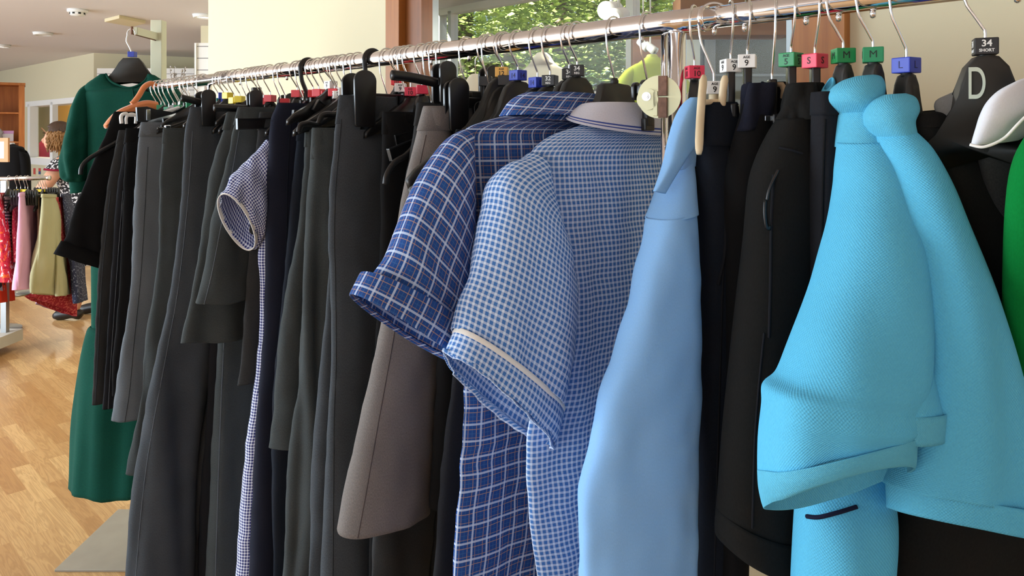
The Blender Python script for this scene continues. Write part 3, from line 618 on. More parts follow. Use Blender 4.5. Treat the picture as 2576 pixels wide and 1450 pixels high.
# their hangers
plain('yellow_cube', rgb(226, 200, 30), .45); plain('red_cube', rgb(204, 34, 44), .45); plain('pink_cube', rgb(222, 52, 84), .45); plain('green_cube', rgb(18, 132, 84), .45); plain('blue_cube', rgb(32, 56, 172), .45); plain('teal_cube', rgb(30, 130, 120), .45); plain('orange_cube', rgb(230, 84, 40), .45); plain('white_cube', rgb(232, 230, 226), .45); plain('black_cube', rgb(34, 34, 36), .45); plain('amber_cube', rgb(232, 178, 84), .45); plain('deep_green_cube', rgb(10, 128, 68), .45)
hk = bmesh.new(); wire_hook(hk, .0018, .02, -.075); HOOKM = mesh_obj('hook', hk, 'hook_wire')
def hang_small(px, cube, kind, lab, Y=YR):
    zr = CH-(449-HY)/F*YR+.0; x = P(px, 449, Y).x; t = thing('clip_hanger' if kind == 'clip' else 'shop_hanger', lab, 'hanger', (x, Y, zr), math.radians(-90)+.05, 'hangers on the low rail')
    h_ = HOOKM.copy(); C.objects.link(h_); h_.parent = t; h_.name = 'hook'
    if cube: box('size_cube', (0, 0, -.082), (.024, .024, .017), cube, t, bev=.001)
    bm = bmesh.new()
    if kind == 'clip':
        bx(bm, (0, 0, -.11), (.30, .008, .016), bev=.002); bx(bm, (0, 0, -.088), (.02, .008, .03)); mesh_obj('bar', bm, 'black_plastic', t)
        for s in (-1, 1):
            bm = bmesh.new(); pts = [(-.012, -.17), (.012, -.17), (.015, -.1), (.012, -.075), (0, -.068), (-.012, -.075), (-.015, -.1)]
            for b_ in (-.012, .006): prism(bm, [(x_+s*.13, z_) for x_, z_ in pts], b_, b_+.006, AZ)
            bmesh.ops.recalc_face_normals(bm, faces=bm.faces[:]); mesh_obj('clip', bm, 'black_plastic', t)
    else:
        prism(bm, [(x_, z_-.07) for x_, z_ in top_outline(.12)], -.006, .006, AZ, .002); bmesh.ops.recalc_face_normals(bm, faces=bm.faces[:]); mesh_obj('body', bm, 'black_plastic', t)
for px, cube, kind, lab in ((22, None, 'top', 'black hanger without a cube, first right of the grey post'), (42, 'yellow_cube', 'top', 'black hanger with a yellow cube above the rose skirt'), (52, 'yellow_cube', 'top', 'black hanger with a yellow cube just left of the pink skirt'), (63, 'yellow_cube', 'clip', 'black clip hanger with a yellow cube gripping the pink skirt'), (70, None, 'clip', 'black clip hanger with no cube over the pink skirt'),
    (99, 'yellow_cube', 'clip', 'black clip hanger with a yellow cube above the brown skirt'), (105, 'yellow_cube', 'clip', 'black clip hanger with a yellow cube gripping the olive-green skirt'), (111, 'yellow_cube', 'top', 'black hanger with a yellow cube near the chrome rail end'), (117, None, 'clip', 'black clip hanger closest to the end of the low rail')):
    hang_small(px, cube, kind, lab)

# ---------------------------------------------------------------- the shopper
def skin_body(name, chains, m, parent, sub=2, root=0):
    """chains: list of lists of (point, radius); points shared between chains are merged"""
    me = bpy.data.meshes.new(name); V = []; E = []; Rr = []; key = {}
    def vi(p, r):
        k_ = tuple(round(c, 4) for c in p)
        if k_ not in key: key[k_] = len(V); V.append(p); Rr.append(r)
        return key[k_]
    for ch in chains:
        ids = [vi(p, r) for p, r in ch]
        for a_, b_ in zip(ids, ids[1:]): E.append((a_, b_))
    me.from_pydata(V, E, []); o = bpy.data.objects.new(name, me); C.objects.link(o)
    o.modifiers.new('skin', 'SKIN'); 
    for i, sv in enumerate(me.skin_vertices[0].data):
        r_ = Rr[i]; sv.radius = r_ if isinstance(r_, tuple) else (r_, r_); sv.use_root = (i == root)
    s = o.modifiers.new('sub', 'SUBSURF'); s.levels = sub; s.render_levels = sub
    me.materials.append(MATS[m]); o.parent = parent
    dg = bpy.context.evaluated_depsgraph_get(); nm = bpy.data.meshes.new_from_object(o.evaluated_get(dg)); o.modifiers.clear(); o.data = nm
    for p_ in nm.polygons: p_.use_smooth = True
    return o
plain('skin', rgb(206, 150, 120), .55, bump=.05, bscale=60); plain('hair', rgb(146, 106, 62), .6, bump=.8, bscale=26, var=.4, vscale=16); plain('hair_dark', rgb(74, 52, 38), .6, var=.3, vscale=30); plain('lip', rgb(176, 96, 88), .5); plain('shoe_black', rgb(22, 20, 22), .4)
YW = 6.05; s0 = P(205, 790, YW); W = thing('person', 'woman with wavy fair hair and black and white print dress, looking down', 'person', (s0.x, YW, 0))
bodyz = lambda x, y, z: (x, y, z)
# local: x to the right of the picture, y away from the viewer; she faces left (-x) and bends her head
hx = P(146, 0, YW).x-s0.x      # about -.19
chains = [
 [(bodyz(0, 0, .86), (.13, .16)), (bodyz(-.0, 0, 1.0), (.115, .135)), (bodyz(-.03, 0, 1.14), (.115, .15)), (bodyz(-.055, 0, 1.24), (.09, .15)), (bodyz(-.075, 0, 1.30), (.05, .055)), (bodyz(-.115, 0, 1.36), (.048, .048)), (bodyz(hx+.03, 0, 1.41), (.075, .07)), (bodyz(hx, 0, 1.45), (.088, .075))],
 [(bodyz(-.055, 0, 1.24), (.09, .15)), (bodyz(-.065, -.17, 1.235), (.058, .058)), (bodyz(-.10, -.22, 1.14), (.056, .056)), (bodyz(-.19, -.25, 1.0), (.047, .047)), (bodyz(-.29, -.27, .96), (.037, .037)), (bodyz(-.37, -.28, .92), (.026, .03)), (bodyz(-.42, -.28, .9), (.022, .036))],
 [(bodyz(-.055, 0, 1.24), (.09, .15)), (bodyz(-.065, .17, 1.235), (.058, .058)), (bodyz(-.10, .2, 1.10), (.05, .05)), (bodyz(-.2, .18, .97), (.042, .042)), (bodyz(-.34, .1, .93), (.034, .034)), (bodyz(-.42, .06, .89), (.026, .03)), (bodyz(-.47, .06, .87), (.022, .036))],
 [(bodyz(0, 0, .86), (.13, .16)), (bodyz(.0, -.09, .74), (.085, .085)), (bodyz(-.01, -.095, .46), (.056, .056)), (bodyz(.02, -.1, .3), (.055, .055)), (bodyz(.02, -.1, .1), (.035, .035)), (bodyz(-.02, -.1, .05), (.035, .035)), (bodyz(-.12, -.1, .03), (.028, .035))],
 [(bodyz(0, 0, .86), (.13, .16)), (bodyz(.03, .09, .74), (.085, .085)), (bodyz(.06, .095, .46), (.056, .056)), (bodyz(.1, .1, .3), (.055, .055)), (bodyz(.1, .1, .1), (.035, .035)), (bodyz(.06, .1, .05), (.035, .035)), (bodyz(-.04, .1, .03), (.028, .035))]]
skin_body('body', chains, 'skin', W)
for yb, xb in ((-.28, -.42), (.06, -.47)):       # fingers
    z0 = .9 if yb < 0 else .87
    for k_ in range(4): skin_body('finger', [[((xb, yb-.026+k_*.017, z0), .009), ((xb-.035, yb-.028+k_*.018, z0-.004), .0085), ((xb-.058-.006*(k_ % 3), yb-.028+k_*.018, z0-.022), .0075)]], 'skin', W, 1)
    skin_body('thumb', [[((xb+.02, yb-.025, z0-.01), .011), ((xb-.005, yb-.045, z0-.025), .01), ((xb-.03, yb-.04, z0-.035), .0085)]], 'skin', W, 1)
def blob(name, c, s, m, par, ry=0, seed=0, rough=0.):
    bm = bmesh.new(); bmesh.ops.create_uvsphere(bm, u_segments=24, v_segments=16, radius=1); M = Matrix.Rotation(ry, 3, 'Y')
    for v in bm.verts:
        k_ = 1+rough*2*noise.noise(v.co*2.6+Vector((seed, 0, 0))); v.co = Vector(c)+M @ Vector((v.co.x*s[0]*k_, v.co.y*s[1]*k_, v.co.z*s[2]*k_))
    return mesh_obj(name, bm, m, par)
hc = Vector((hx, 0, 1.445)); fd = Vector((-.86, -.12, -.3)).normalized()
blob('face', hc+Vector((-.03, 0, -.02)), (.072, .07, .098), 'skin', W, .35)
bm = bmesh.new(); sweep(bm, [hc+Vector((-.095, -.005, .0)), hc+Vector((-.118, -.006, -.03)), hc+Vector((-.112, -.006, -.043)), hc+Vector((-.09, -.005, -.045))], [.007, .012, .012, .006], 8); mesh_obj('nose', bm, 'skin', W)
for s in (-1, 1):
    blob('eye', hc+Vector((-.089, s*.03, .006)), (.006, .011, .004), 'hair_dark', W); blob('eye_brow', hc+Vector((-.094, s*.03, .028)), (.006, .018, .004), 'hair_dark', W)
    blob('ear', hc+Vector((.005, s*.073, -.01)), (.02, .01, .03), 'skin', W)
blob('lips', hc+Vector((-.092, -.002, -.066)), (.01, .022, .009), 'lip', W, .3)
rn = random.Random(3); bmd = bmesh.new(); bml = bmesh.new()
for k_ in range(520):       # strands run over the skull from a parting on top, then hang to the jaw in waves
    an = rn.uniform(-PI, PI); front = abs(an) > 2.0; u0 = rn.uniform(.0, .35); L = rn.uniform(.07, .15) if not front else 0.; pts = []
    end_el = .55 if front else rn.uniform(-.15, .15)
    for j in range(8):
        el = 1.5-(1.5-end_el)*(u0+(1-u0)*j/7); r_ = 1.0+.03*math.sin(j*1.7+k_)
        pts.append(hc+Vector((.012+math.cos(an)*math.cos(el)*.092*r_, math.sin(an)*math.cos(el)*.086*r_, .028+math.sin(el)*.088*r_)))
    sweep(bmd, cat(pts, 12), [.0075]*12, 5)
    if not front:
        e = pts[-1]; out = Vector((math.cos(an), math.sin(an), 0)); q_ = []
        for j in range(8):
            u = j/7; q_.append(e+out*(.004+.010*math.sin(u*8+k_)+.016*u*(1-u))+Vector((-.012*u, .008*math.cos(u*9+k_*2), -L*u)))
        sweep(bml, cat(q_, 14), [.0072-.0003*i for i in range(14)], 5)
mesh_obj('hair', bml, 'hair', W); mesh_obj('hair_crown', bmd, 'hair_dark', W)
for k_, (y0, x0) in enumerate(((-.1, -.03), (.1, .05))):
    bm = bmesh.new(); pr_ = cat([(x0+.085, y0, .03), (x0+.03, y0, .055), (x0-.05, y0, .045), (x0-.13, y0, .028)], 8); sweep(bm, pr_, [.03, .04, .042, .042, .043, .042, .038, .022], 10); mesh_obj('shoe', bm, 'shoe_black', W)
def ring_rows(rows): return [(Vector(W.location)+Vector((cx-rx, cy, z)), Vector(W.location)+Vector((cx+rx, cy, z)), ry) for cx, cy, z, rx, ry in rows]
cloth('dress', ring_rows([(-.075, 0, 1.305, .05, .07), (-.06, 0, 1.275, .1, .165), (-.05, 0, 1.2, .125, .175), (-.03, 0, 1.1, .14, .17), (0, 0, 1.0, .14, .155), (.01, 0, .88, .165, .185), (.02, 0, .7, .18, .2), (.03, 0, .44, .2, .215)]), 'black_white_floral', W, 40, 40, ax=(0, 1, 0), fold=.014)
cloth('dress_sleeve', [(Vector(W.location)+Vector((-.13, -.15, 1.27)), Vector(W.location)+Vector((.0, -.16, 1.27)), .05), (Vector(W.location)+Vector((-.15, -.22, 1.2)), Vector(W.location)+Vector((-.01, -.22, 1.19)), .06)], 'black_white_floral', W, 20, 8, ax=(0, 1, 0))
cloth('sleeve_trim', [(Vector(W.location)+Vector((-.152, -.222, 1.203)), Vector(W.location)+Vector((-.008, -.222, 1.193)), .062), (Vector(W.location)+Vector((-.156, -.228, 1.188)), Vector(W.location)+Vector((-.01, -.228, 1.178)), .062)], 'burgundy', W, 20, 4, ax=(0, 1, 0))

# ---------------------------------------------------------------- the display stand with the green dress
YS = 2.71; ps = P(399, 0, YS); t = thing('display_stand', 'cream painted display post with side arm on a flat grey steel base plate', 'stand', (ps.x, YS, 0))
bm = bmesh.new(); c4 = [P(135, 1433, 0), 0]; yn, yf = CH*F/(1440-HY), CH*F/(1287-HY)
bx(bm, ((P(137, 0, yn).x+ps.x+.26)/2-ps.x, (yn+yf)/2-YS, .004), (ps.x+.26-P(137, 0, yn).x, yf-yn, .008), bev=.0015); mesh_obj('base_plate', bm, 'steel_plate', t, smooth=False)
zt = P(0, 52, YS).z
o = box('post', (0, 0, zt/2+.004), (.04, .04, zt-.008), 'post_paint', t, bev=.002)
YD = 2.53; za = P(0, 76, YD).z; tip = P(332, 76, YD); xa = tip.x-ps.x; ya = YD-YS; dv = Vector((xa, ya, 0)); La = dv.length
box('arm', (La/2-.005, 0, za), (La-.03, .014, .022), 'post_paint', t, M=Matrix.Rotation(math.atan2(ya, xa), 4, 'Z'), bev=.002)
bm = bmesh.new(); sweep(bm, [(xa, ya, za+.012), (xa, ya, za-.014)], .004, 8); sweep(bm, [(xa*1.02, ya*1.02, za-.012), (xa*.12, ya*.12, za-.014)], .0022, 6); mesh_obj('arm_pin', bm, 'rust', t)
for k_, (dx, dy) in enumerate(((-.05, -.02), (-.02, .13))):
    pass
# hanger of the green dress
ph = P(330, 83, YD); t = thing('shop_hanger', 'dark grey hanger with a blue cube holding the green dress on the stand', 'hanger', (ph.x, YD, ph.z), 0)
bm = bmesh.new(); wire_hook(bm, .002, .013, -.062); hk_ = mesh_obj('hook', bm, 'hook_wire', t); hk_.scale = (-1, 1, 1.15)
box('size_cube', (0.004, 0, -.072), (.022, .022, .018), 'blue_cube', t, M=Matrix.Translation((0, 0, 0)), bev=.001)
bm = bmesh.new(); ol = [(.025, -.084), (.04, -.1), (.06, -.135), (.09, -.165), (.13, -.19), (.17, -.21), (.17, -.225), (.12, -.205), (.085, -.19), (.05, -.172), (0, -.166)]
ol = [(-.025, -.084)] + [(x_, z_) for x_, z_ in ol] + [(-x_, z_) for x_, z_ in ol[::-1][1:-1]]
prism(bm, ol, -.006, .006, AZ, .002); bmesh.ops.recalc_face_normals(bm, faces=bm.faces[:]); mesh_obj('body', bm, 'satin_plastic', t)
# dress
fabric('green_crepe', rgb(14, 70, 58), .3, 420, .6); fabric('green_inside', rgb(20, 56, 48), .3)
t = thing('green_dress', 'dark green dress with gathered waist and balloon sleeves on the display stand', 'dress', (ph.x, YD, .2)); g = lambda x, y, dy=0: P(x, y, YD+dy)
vy = (0, 1, 0)
# the bodice has a scooped neck: its shoulders are two lofts that meet below the neckline
cloth('bodice', [(g(236, 221), g(424, 221), .03), (g(222, 229), g(436, 229), .045), (g(214, 245), g(444, 245), .055), (g(216, 330), g(442, 330), .062), (g(222, 430), g(434, 430), .065), (g(228, 560), g(424, 560), .065), (g(234, 700), g(414, 700), .065), (g(234, 800), g(410, 800), .06), (g(234, 822), g(410, 822), .06)], 'green_crepe', t, 48, 48, ax=vy, fold=.006, ff=18, seed=3)
cloth('shoulder', [(g(252, 188), g(268, 186), .012), (g(238, 198), g(277, 202), .02), (g(222, 210), g(296, 214), .03), (g(214, 222), g(318, 222), .036), (g(218, 240), g(326, 240), .036)], 'green_crepe', t, 30, 20, ax=vy)
cloth('shoulder', [(g(374, 186), g(388, 189), .012), (g(366, 202), g(404, 199), .02), (g(350, 214), g(424, 210), .03), (g(340, 222), g(436, 222), .036), (g(332, 240), g(434, 240), .036)], 'green_crepe', t, 30, 20, ax=vy)
bmn = bmesh.new(); nk = cat([g(266, 186, -.004), g(277, 203, -.018), g(297, 214, -.03), g(325, 221, -.036), g(349, 214, -.03), g(365, 203, -.018), g(374, 187, -.004)], 40); sweep(bmn, nk, .0035, 8); mesh_obj('neck_binding', bmn, 'green_crepe', t, world=True)
seam('back_fastening', [g(333, 222, -.054), g(336, 240, -.056), g(337, 258, -.058)], 'green_inside', t, .002)
cloth('skirt', [(g(232, 818), g(404, 818), .065), (g(222, 832), g(410, 832), .085), (g(208, 900), g(424, 900), .11), (g(198, 1040), g(434, 1040), .13), (g(191, 1206), g(440, 1206), .145)], 'green_crepe', t, 60, 44, ax=vy, fold=.012, ff=16, seed=5, hemwave=.006)
cloth('sleeve', [(g(216, 215), g(238, 234), .02), (g(200, 236), g(238, 256), .045), (g(188, 270), g(238, 280), .06), (g(176, 330), g(240, 335), .075), (g(167, 400), g(236, 400), .08), (g(170, 440), g(232, 440), .07), (g(182, 456), g(226, 456), .045)], 'green_crepe', t, 48, 48, ax=vy, fold=.011, ff=30, seed=6, wr=.002)
cloth('sleeve', [(g(436, 215), g(416, 234), .02), (g(452, 236), g(416, 256), .045), (g(462, 270), g(414, 280), .06), (g(456, 330), g(406, 335), .075), (g(462, 400), g(408, 400), .08), (g(456, 440), g(412, 440), .07), (g(444, 456), g(416, 456), .045)], 'green_crepe', t, 36, 36, ax=vy, fold=.009, ff=24, seed=7)
cloth('cuff', [(g(180, 452), g(228, 454), .042), (g(184, 487), g(226, 482), .04)], 'green_crepe', t, 30, 6, ax=vy); cloth('cuff', [(g(446, 452), g(414, 454), .042), (g(444, 487), g(416, 482), .04)], 'green_crepe', t, 30, 6, ax=vy)
# ---------------------------------------------------------------- the long rail
r0, r1, r2, r3 = 372, 503, 1776, 3300
def rp(px, z=0.): f = Fr(px); return f.w(0, 0, z)
t = thing('clothes_rail', 'long chrome clothes rail on a hinged upright in front of the shop window', 'clothes rail', Vector((rp(1250).x, rp(1250).y, 0)))
for nm, p0, p1, r_ in (('rail_tube', r1, r2, .0162), ('rail_extension', r0, r1+8, .0118), ('rail_extension', r2-8, r3, .0145)):
    bm = bmesh.new(); sweep(bm, [rp(p0+(p1-p0)*i/12) for i in range(13)], r_, 28); mesh_obj(nm, bm, 'chrome', t, world=True)
bm = bmesh.new(); lathe(bm, [(.0162, -.004), (.0172, -.003), (.0172, .003), (.0146, .004)], 28, lathe_to(rp(r2), rp(r2+40))); mesh_obj('tube_collar', bm, 'chrome', t, world=True)
bm = bmesh.new(); lathe(bm, [(.001, -.012), (.012, -.01), (.0128, .004)], 24, lathe_to(rp(r0), rp(r0+30))); mesh_obj('end_cap', bm, 'black_plastic', t, world=True)
def upright(px, back, r_, nm, m='chrome', zt=-.014, zb=None):
    p_ = Fr(px).w(-back, 0, zt); bm = bmesh.new(); sweep(bm, [p_, (p_.x, p_.y, .09 if zb is None else zb)], r_, 20); mesh_obj(nm, bm, m, t, world=True); return p_
pu = upright(1703, 0.0, .0124, 'upright', zt=-.016); upright(1667, .004, .0046, 'hinge_rod', zt=-.012, zb=1.1); pv = upright(524, 0, .0105, 'upright', zt=-.016)
bm = bmesh.new(); lathe(bm, [(.0126, -.001), (.0134, 0), (.0134, .006), (.0126, .007)], 20, Matrix.Translation(Fr(1703).w(0, 0, -.165))); mesh_obj('upright_joint', bm, 'chrome', t, world=True)
for p_ in (pu, pv):      # feet on castors
    d0 = Vector((DP.x, DP.y, 0)); bm = bmesh.new(); sweep(bm, [Vector((p_.x, p_.y, .085))+d0*.2, Vector((p_.x, p_.y, .085))-d0*.2], .014, 14); mesh_obj('foot', bm, 'chrome_worn', t, world=True)
    for s in (-.19, .19):
        c_ = Vector((p_.x, p_.y, .036))+d0*s; bm = bmesh.new(); lathe(bm, [(.036, -.012), (.036, .012)], 18, Matrix.Translation(c_) @ Matrix.Rotation(PI/2, 4, 'X')); mesh_obj('castor', bm, 'black_plastic', t, world=True)
for px in (604, 722, 1085, 1180, 1614, 1797, 1873, 2028, 2110, 2196, 2560):     # small rivets under the rail
    bm = bmesh.new(); lathe(bm, [(.001, -.0235), (.003, -.022), (.0035, -.018), (.003, -.012)], 10, Matrix.Translation(rp(px))); mesh_obj('rivet', bm, 'chrome_worn', t, world=True)
# hinge bracket: a cream passivated disc, a smaller leaf with a bolt, rusty knuckles
fh = Fr(1697); Md = Matrix.Translation(fh.w(0, 0, 0)) @ Matrix.Rotation(math.atan2(DP.y, DP.x), 4, 'Z')
ah, zh = fh.az(1648, 246); Rz = fh.az(1648, 191)[1]-zh
circ = lambda R_, n_=40: [(R_*math.cos(2*PI*i/n_), R_*math.sin(2*PI*i/n_)) for i in range(n_)]
Yh = 1.028; hc_ = P(1653, 244, Yh); Md = Matrix.Translation(hc_) @ Matrix.Rotation(PI-.35, 4, 'Z'); kx = Yh/F
ins = lambda pts, x_, y_: [(a_-(x_-1653)*kx*1.05, b_-(y_-244)*kx) for a_, b_ in pts]
def hprism(name, pts, h0, h1, m, bev=0):
    bm = bmesh.new(); prism(bm, pts, h0, h1, Md @ AZ, bev); bmesh.ops.recalc_face_normals(bm, faces=bm.faces[:]); return mesh_obj(name, bm, m, t, world=True, smooth=False)
hprism('hinge_disc', ins(circ(54*kx), 1658, 244), -.0015, .0015, 'brass_plate', .0006); hprism('hinge_leaf', ins(circ(27*kx), 1631, 250), .0015, .0045, 'brass_plate', .0006)
hprism('hinge_leaf_bar', ins([(x_*kx, y_*kx) for x_, y_ in ((0, -42), (11, -42), (11, 20), (0, 20))], 1655, 250), .0015, .0045, 'brass_plate', .0004)
hprism('bolt_washer', ins(circ(11*kx, 24), 1629, 243), .0045, .006, 'chrome_worn'); hprism('bolt_head', ins(circ(7*kx, 6), 1629, 243), .006, .0095, 'chrome_worn'); hprism('bolt_end', ins(circ(4*kx, 14), 1629, 243), .0095, .012, 'chrome_worn')
for y0, y1 in ((192, 242), (246, 297)):
    hprism('hinge_knuckle', ins([(x_*kx, y_*kx) for x_, y_ in ((-11, -(y1-y0)/2), (11, -(y1-y0)/2), (11, (y1-y0)/2), (-11, (y1-y0)/2))], 1668, (y0+y1)/2), .0005, .0085, 'rust', .001)

# ---------------------------------------------------------------- hangers
HK = {}
def hook_mesh(ze, thick=False):
    key = (round(ze, 3), thick)
    if key not in HK:
        bm = bmesh.new(); R_ = .0205; pts = []
        for i in range(19):
            an = math.radians(205-(205+10)*i/18); pts.append((R_*math.cos(an), 0, -.0015+R_*math.sin(an)))
        n_ = abs(ze)
        pts += [(.017, 0, -n_*.36), (.009, 0, -n_*.6), (.0022, 0, -n_*.8), (0, 0, -n_*.88), (0, 0, ze-.004)]
        if thick: sweep(bm, cat(pts, 60), .0052, 10, flat=.7, fdir=(0, 1, 0))
        else: sweep(bm, cat(pts, 60), .00155, 8)
        ob = mesh_obj('hook', bm, 'black_plastic' if thick else 'hook_wire'); HK[key] = ob.data; bpy.data.objects.remove(ob)
    return HK[key]
CUBE = {}
def cube_mesh(m):
    if m not in CUBE:
        bm = bmesh.new(); bx(bm, (0, 0, 0), (.0215, .0215, .0170), None, .0012); ob = mesh_obj('size_cube', bm, m, smooth=False); CUBE[m] = ob.data; bpy.data.objects.remove(ob)
    return CUBE[m]
plain('ink', rgb(24, 22, 24), .6); plain('white_ink', rgb(226, 226, 222), .6); plain('ink_red', rgb(70, 12, 20), .6); plain('ink_green', rgb(6, 46, 30), .6); plain('ink_blue', rgb(10, 18, 84), .6); plain('dim_ink', rgb(92, 90, 90), .6); plain('grey_mark', rgb(196, 206, 190), .5)
def lettering(lines, par, cyaw, ink, faces):
    """lines: (text, size, z); laid on each listed face of the cube"""
    for fa in faces:
        ang = fa*PI/2
        for s, size, z in lines:
            o = bpy.data.objects.new('lettering', text_mesh(s, size, ink, .0002, 0 if s in 'ML' else (.00018 if size > .006 else .0001))); C.objects.link(o); o.parent = par
            o.matrix_local = Matrix.Rotation(ang, 4, 'Z') @ Matrix.Translation((0, -.01085, z)) @ Matrix.Rotation(PI/2, 4, 'X')
BASE = math.atan2(DP.y, DP.x)
def outl(kind):
    if kind == 'dome':
        up = [(0, 0), (.016, -.002), (.03, -.012), (.04, -.03), (.048, -.055), (.075, -.085), (.13, -.115), (.185, -.15), (.2, -.165)]; lo = [(.195, -.18), (.13, -.14), (.07, -.115), (0, -.1)]
    elif kind == 'trap':
        up = [(0, 0), (.028, -.001), (.034, -.004), (.04, -.025), (.05, -.05), (.09, -.08), (.15, -.11), (.2, -.145)]; lo = [(.2, -.162), (.13, -.125), (.06, -.095), (0, -.085)]
    elif kind == 'slim':
        up = [(0, 0), (.01, -.001), (.02, -.012), (.045, -.032), (.07, -.045), (.09, -.056), (.105, -.07)]; lo = [(.106, -.082), (.085, -.074), (.06, -.066), (0, -.06)]
    r = up+lo; return r+[(-x_, z_) for x_, z_ in r[::-1] if x_ > 1e-6]
BODY = {}
def body_mesh(kind, th, m):
    key = (kind, th, m)
    if key not in BODY:
        bm = bmesh.new(); o_ = outl(kind); n_ = len(o_)
        prism(bm, o_, -th/2, th/2, AZ, min(.004, th*.3)); bmesh.ops.recalc_face_normals(bm, faces=bm.faces[:])
        ob = mesh_obj('body', bm, m); BODY[key] = ob.data; bpy.data.objects.remove(ob)
    return BODY[key]
def paddle(bm, a, z0, z1, wd, b0, th, lean=0.):
    """one rounded clip jaw in the hanger's plane"""
    pts = []
    for i in range(13):
        an = PI*i/12; pts.append((math.cos(an)*wd/2, z1-wd*.42+math.sin(an)*wd*.42))
    pts += [(-wd*.46, z0+.004), (-wd*.38, z0), (wd*.38, z0), (wd*.46, z0+.004)]
    M = Matrix.Translation((a, 0, 0)) @ AZ; prism(bm, pts, b0, b0+th, M, .0012)
def add(name, me, par):
    o = bpy.data.objects.new(name, me); C.objects.link(o); o.parent = par; return o
def hanger(h, label, cube=None, py=None, kind='bar', text=None, ink='ink', faces=(0, 3), cyaw=None, yaw=0., thick=False, z=None, th=.011, mat='black_plastic', name=None, clips=(), bars=(), tubes=(), bar=None, group='hangers on the long rail', spread=.0045, arm=1.):
    f = Fr(h); Y = f.o.y
    zc = (CH+(HY-py)/F*Y-RZ) if py is not None else (z if z is not None else -.07)
    zc = min(zc, -.04)
    nm = name or {'dome': 'shop_hanger', 'trap': 'shop_hanger', 'slim': 'shop_hanger', 'clip': 'clip_hanger', 'bar': 'trouser_hanger', 'tube': 'tube_hanger'}[kind]
    t = thing(nm, label, 'hanger', (f.o.x, f.o.y, RZ), BASE+math.radians(yaw), group)
    ze = zc+(.0085 if cube else -.004)
    add('hook', hook_mesh(ze, thick), t)
    if cube:
        c = add('size_cube', cube_mesh(cube), t); c.location = (0, 0, zc); cy = math.radians(cyaw if cyaw is not None else ((h*37) % 50)-25)
        # the cube's face 0 looks at -y of its own frame: turn it towards the aisle
        c.rotation_euler = (0, 0, -BASE-math.radians(yaw)+cy)
        if text: lettering(text, c, cy, ink, faces)
    z0 = zc-(.0085 if cube else .0)
    inv = Matrix.Rotation(-math.radians(yaw), 4, 'Z')
    if kind in ('dome', 'trap', 'slim'):
        b = add('body', body_mesh(kind, th, mat), t); b.location = (0, 0, z0); b.scale = (arm, 1, 1)
        bm = bmesh.new(); lathe(bm, [(.0055, -.004), (.006, .004), (.004, .008 if not cube else .003)], 12, Matrix.Translation((0, 0, z0))); mesh_obj('neck', bm, mat, t)
    elif kind in ('clip', 'bar'):
        zb = bar if bar is not None else z0-.05
        bm = bmesh.new(); bx(bm, (0, 0, (z0+zb)/2), (.016, .0095, z0-zb+.004), None, .0015); mesh_obj('centre_strap', bm, mat, t)
        ends = [b_[0] for b_ in bars]
        bm = bmesh.new()
        if not bars:
            amax = max([abs(f.az(c_[0], c_[1])[0]) for c_ in clips] or [.15 if kind == 'clip' else .1])*arm
            bx(bm, (0, 0, zb), (2*amax+.012, .008, .018), None, .002)
        else:
            for tip, hgt in bars:     # I-section arm from the strap to a traced end
                a_, z_ = f.az(*tip); d = Vector((a_, 0, z_-zb)); L = d.length; M = Matrix.Translation((0, 0, zb)) @ Matrix.Rotation(-math.atan2(d.z, d.x), 4, 'Y')
                bx(bm, (L/2, 0, 0), (L, .003, hgt), M); bx(bm, (L/2, 0, hgt/2), (L, .010, .0026), M, .0006); bx(bm, (L/2, 0, -hgt/2), (L, .010, .0026), M, .0006); bx(bm, (L, 0, 0), (.003, .010, hgt+.003), M, .0008)
                M2 = Matrix.Translation((0, 0, zb)) @ Matrix.Rotation(PI, 4, 'Z') @ Matrix.Rotation(-math.atan2(d.z, d.x), 4, 'Y'); bx(bm, (L/2, 0, 0), (L, .003, hgt), M2); bx(bm, (L/2, 0, hgt/2), (L, .010, .0026), M2, .0006); bx(bm, (L/2, 0, -hgt/2), (L, .010, .0026), M2, .0006)
        mesh_obj('bar', bm, mat, t, smooth=False)
    if kind == 'tube' or tubes:
        for path in tubes:
            pts = [(f.az(*q)[0], 0, f.az(*q)[1]) for q in path]
            if kind == 'tube': pts = pts+[(0, 0, z0)]
            pts = cat(pts, 30); bm = bmesh.new(); sweep(bm, pts, .0062, 12, flat=.7, fdir=(0, 1, 0)); mesh_obj('arm', bm, mat, t)
            if kind == 'tube':
                bm = bmesh.new(); sweep(bm, [(-p_[0], 0, p_[2]) for p_ in pts], .0062, 12, flat=.7, fdir=(0, 1, 0)); mesh_obj('arm', bm, mat, t)
    for cl in clips:     # (px, py top, py bottom, width m, arm tip or None)
        px, y1, y0, wd = cl[:4]; a_, z1 = f.az(px, y1); z0_ = f.az(px, y0)[1]
        for sg in ((1, -1) if len(cl) < 6 else (1,)):
            c = bmesh.new(); paddle(c, a_*sg, z0_, z1, wd, spread, .006); paddle(c, a_*sg, z0_, z1-.003, wd*.96, -spread-.006, .006)
            bx(c, (a_*sg, 0, z0_+(z1-z0_)*.52), (wd*.5, 2*spread+.006, .012), None, .001); bmesh.ops.recalc_face_normals(c, faces=c.faces[:])
            co_ = mesh_obj('clip', c, mat, t)
        if len(cl) > 4 and cl[4]:
            p_ = [f.az(*q) for q in cl[4]]; bm = bmesh.new(); sweep(bm, cat([(x_, 0, z_) for x_, z_ in p_], 16), [.008]+[.0085]*15, 12, flat=.62, fdir=(0, 1, 0)); mesh_obj('clip_arm', bm, mat, t)
    return t
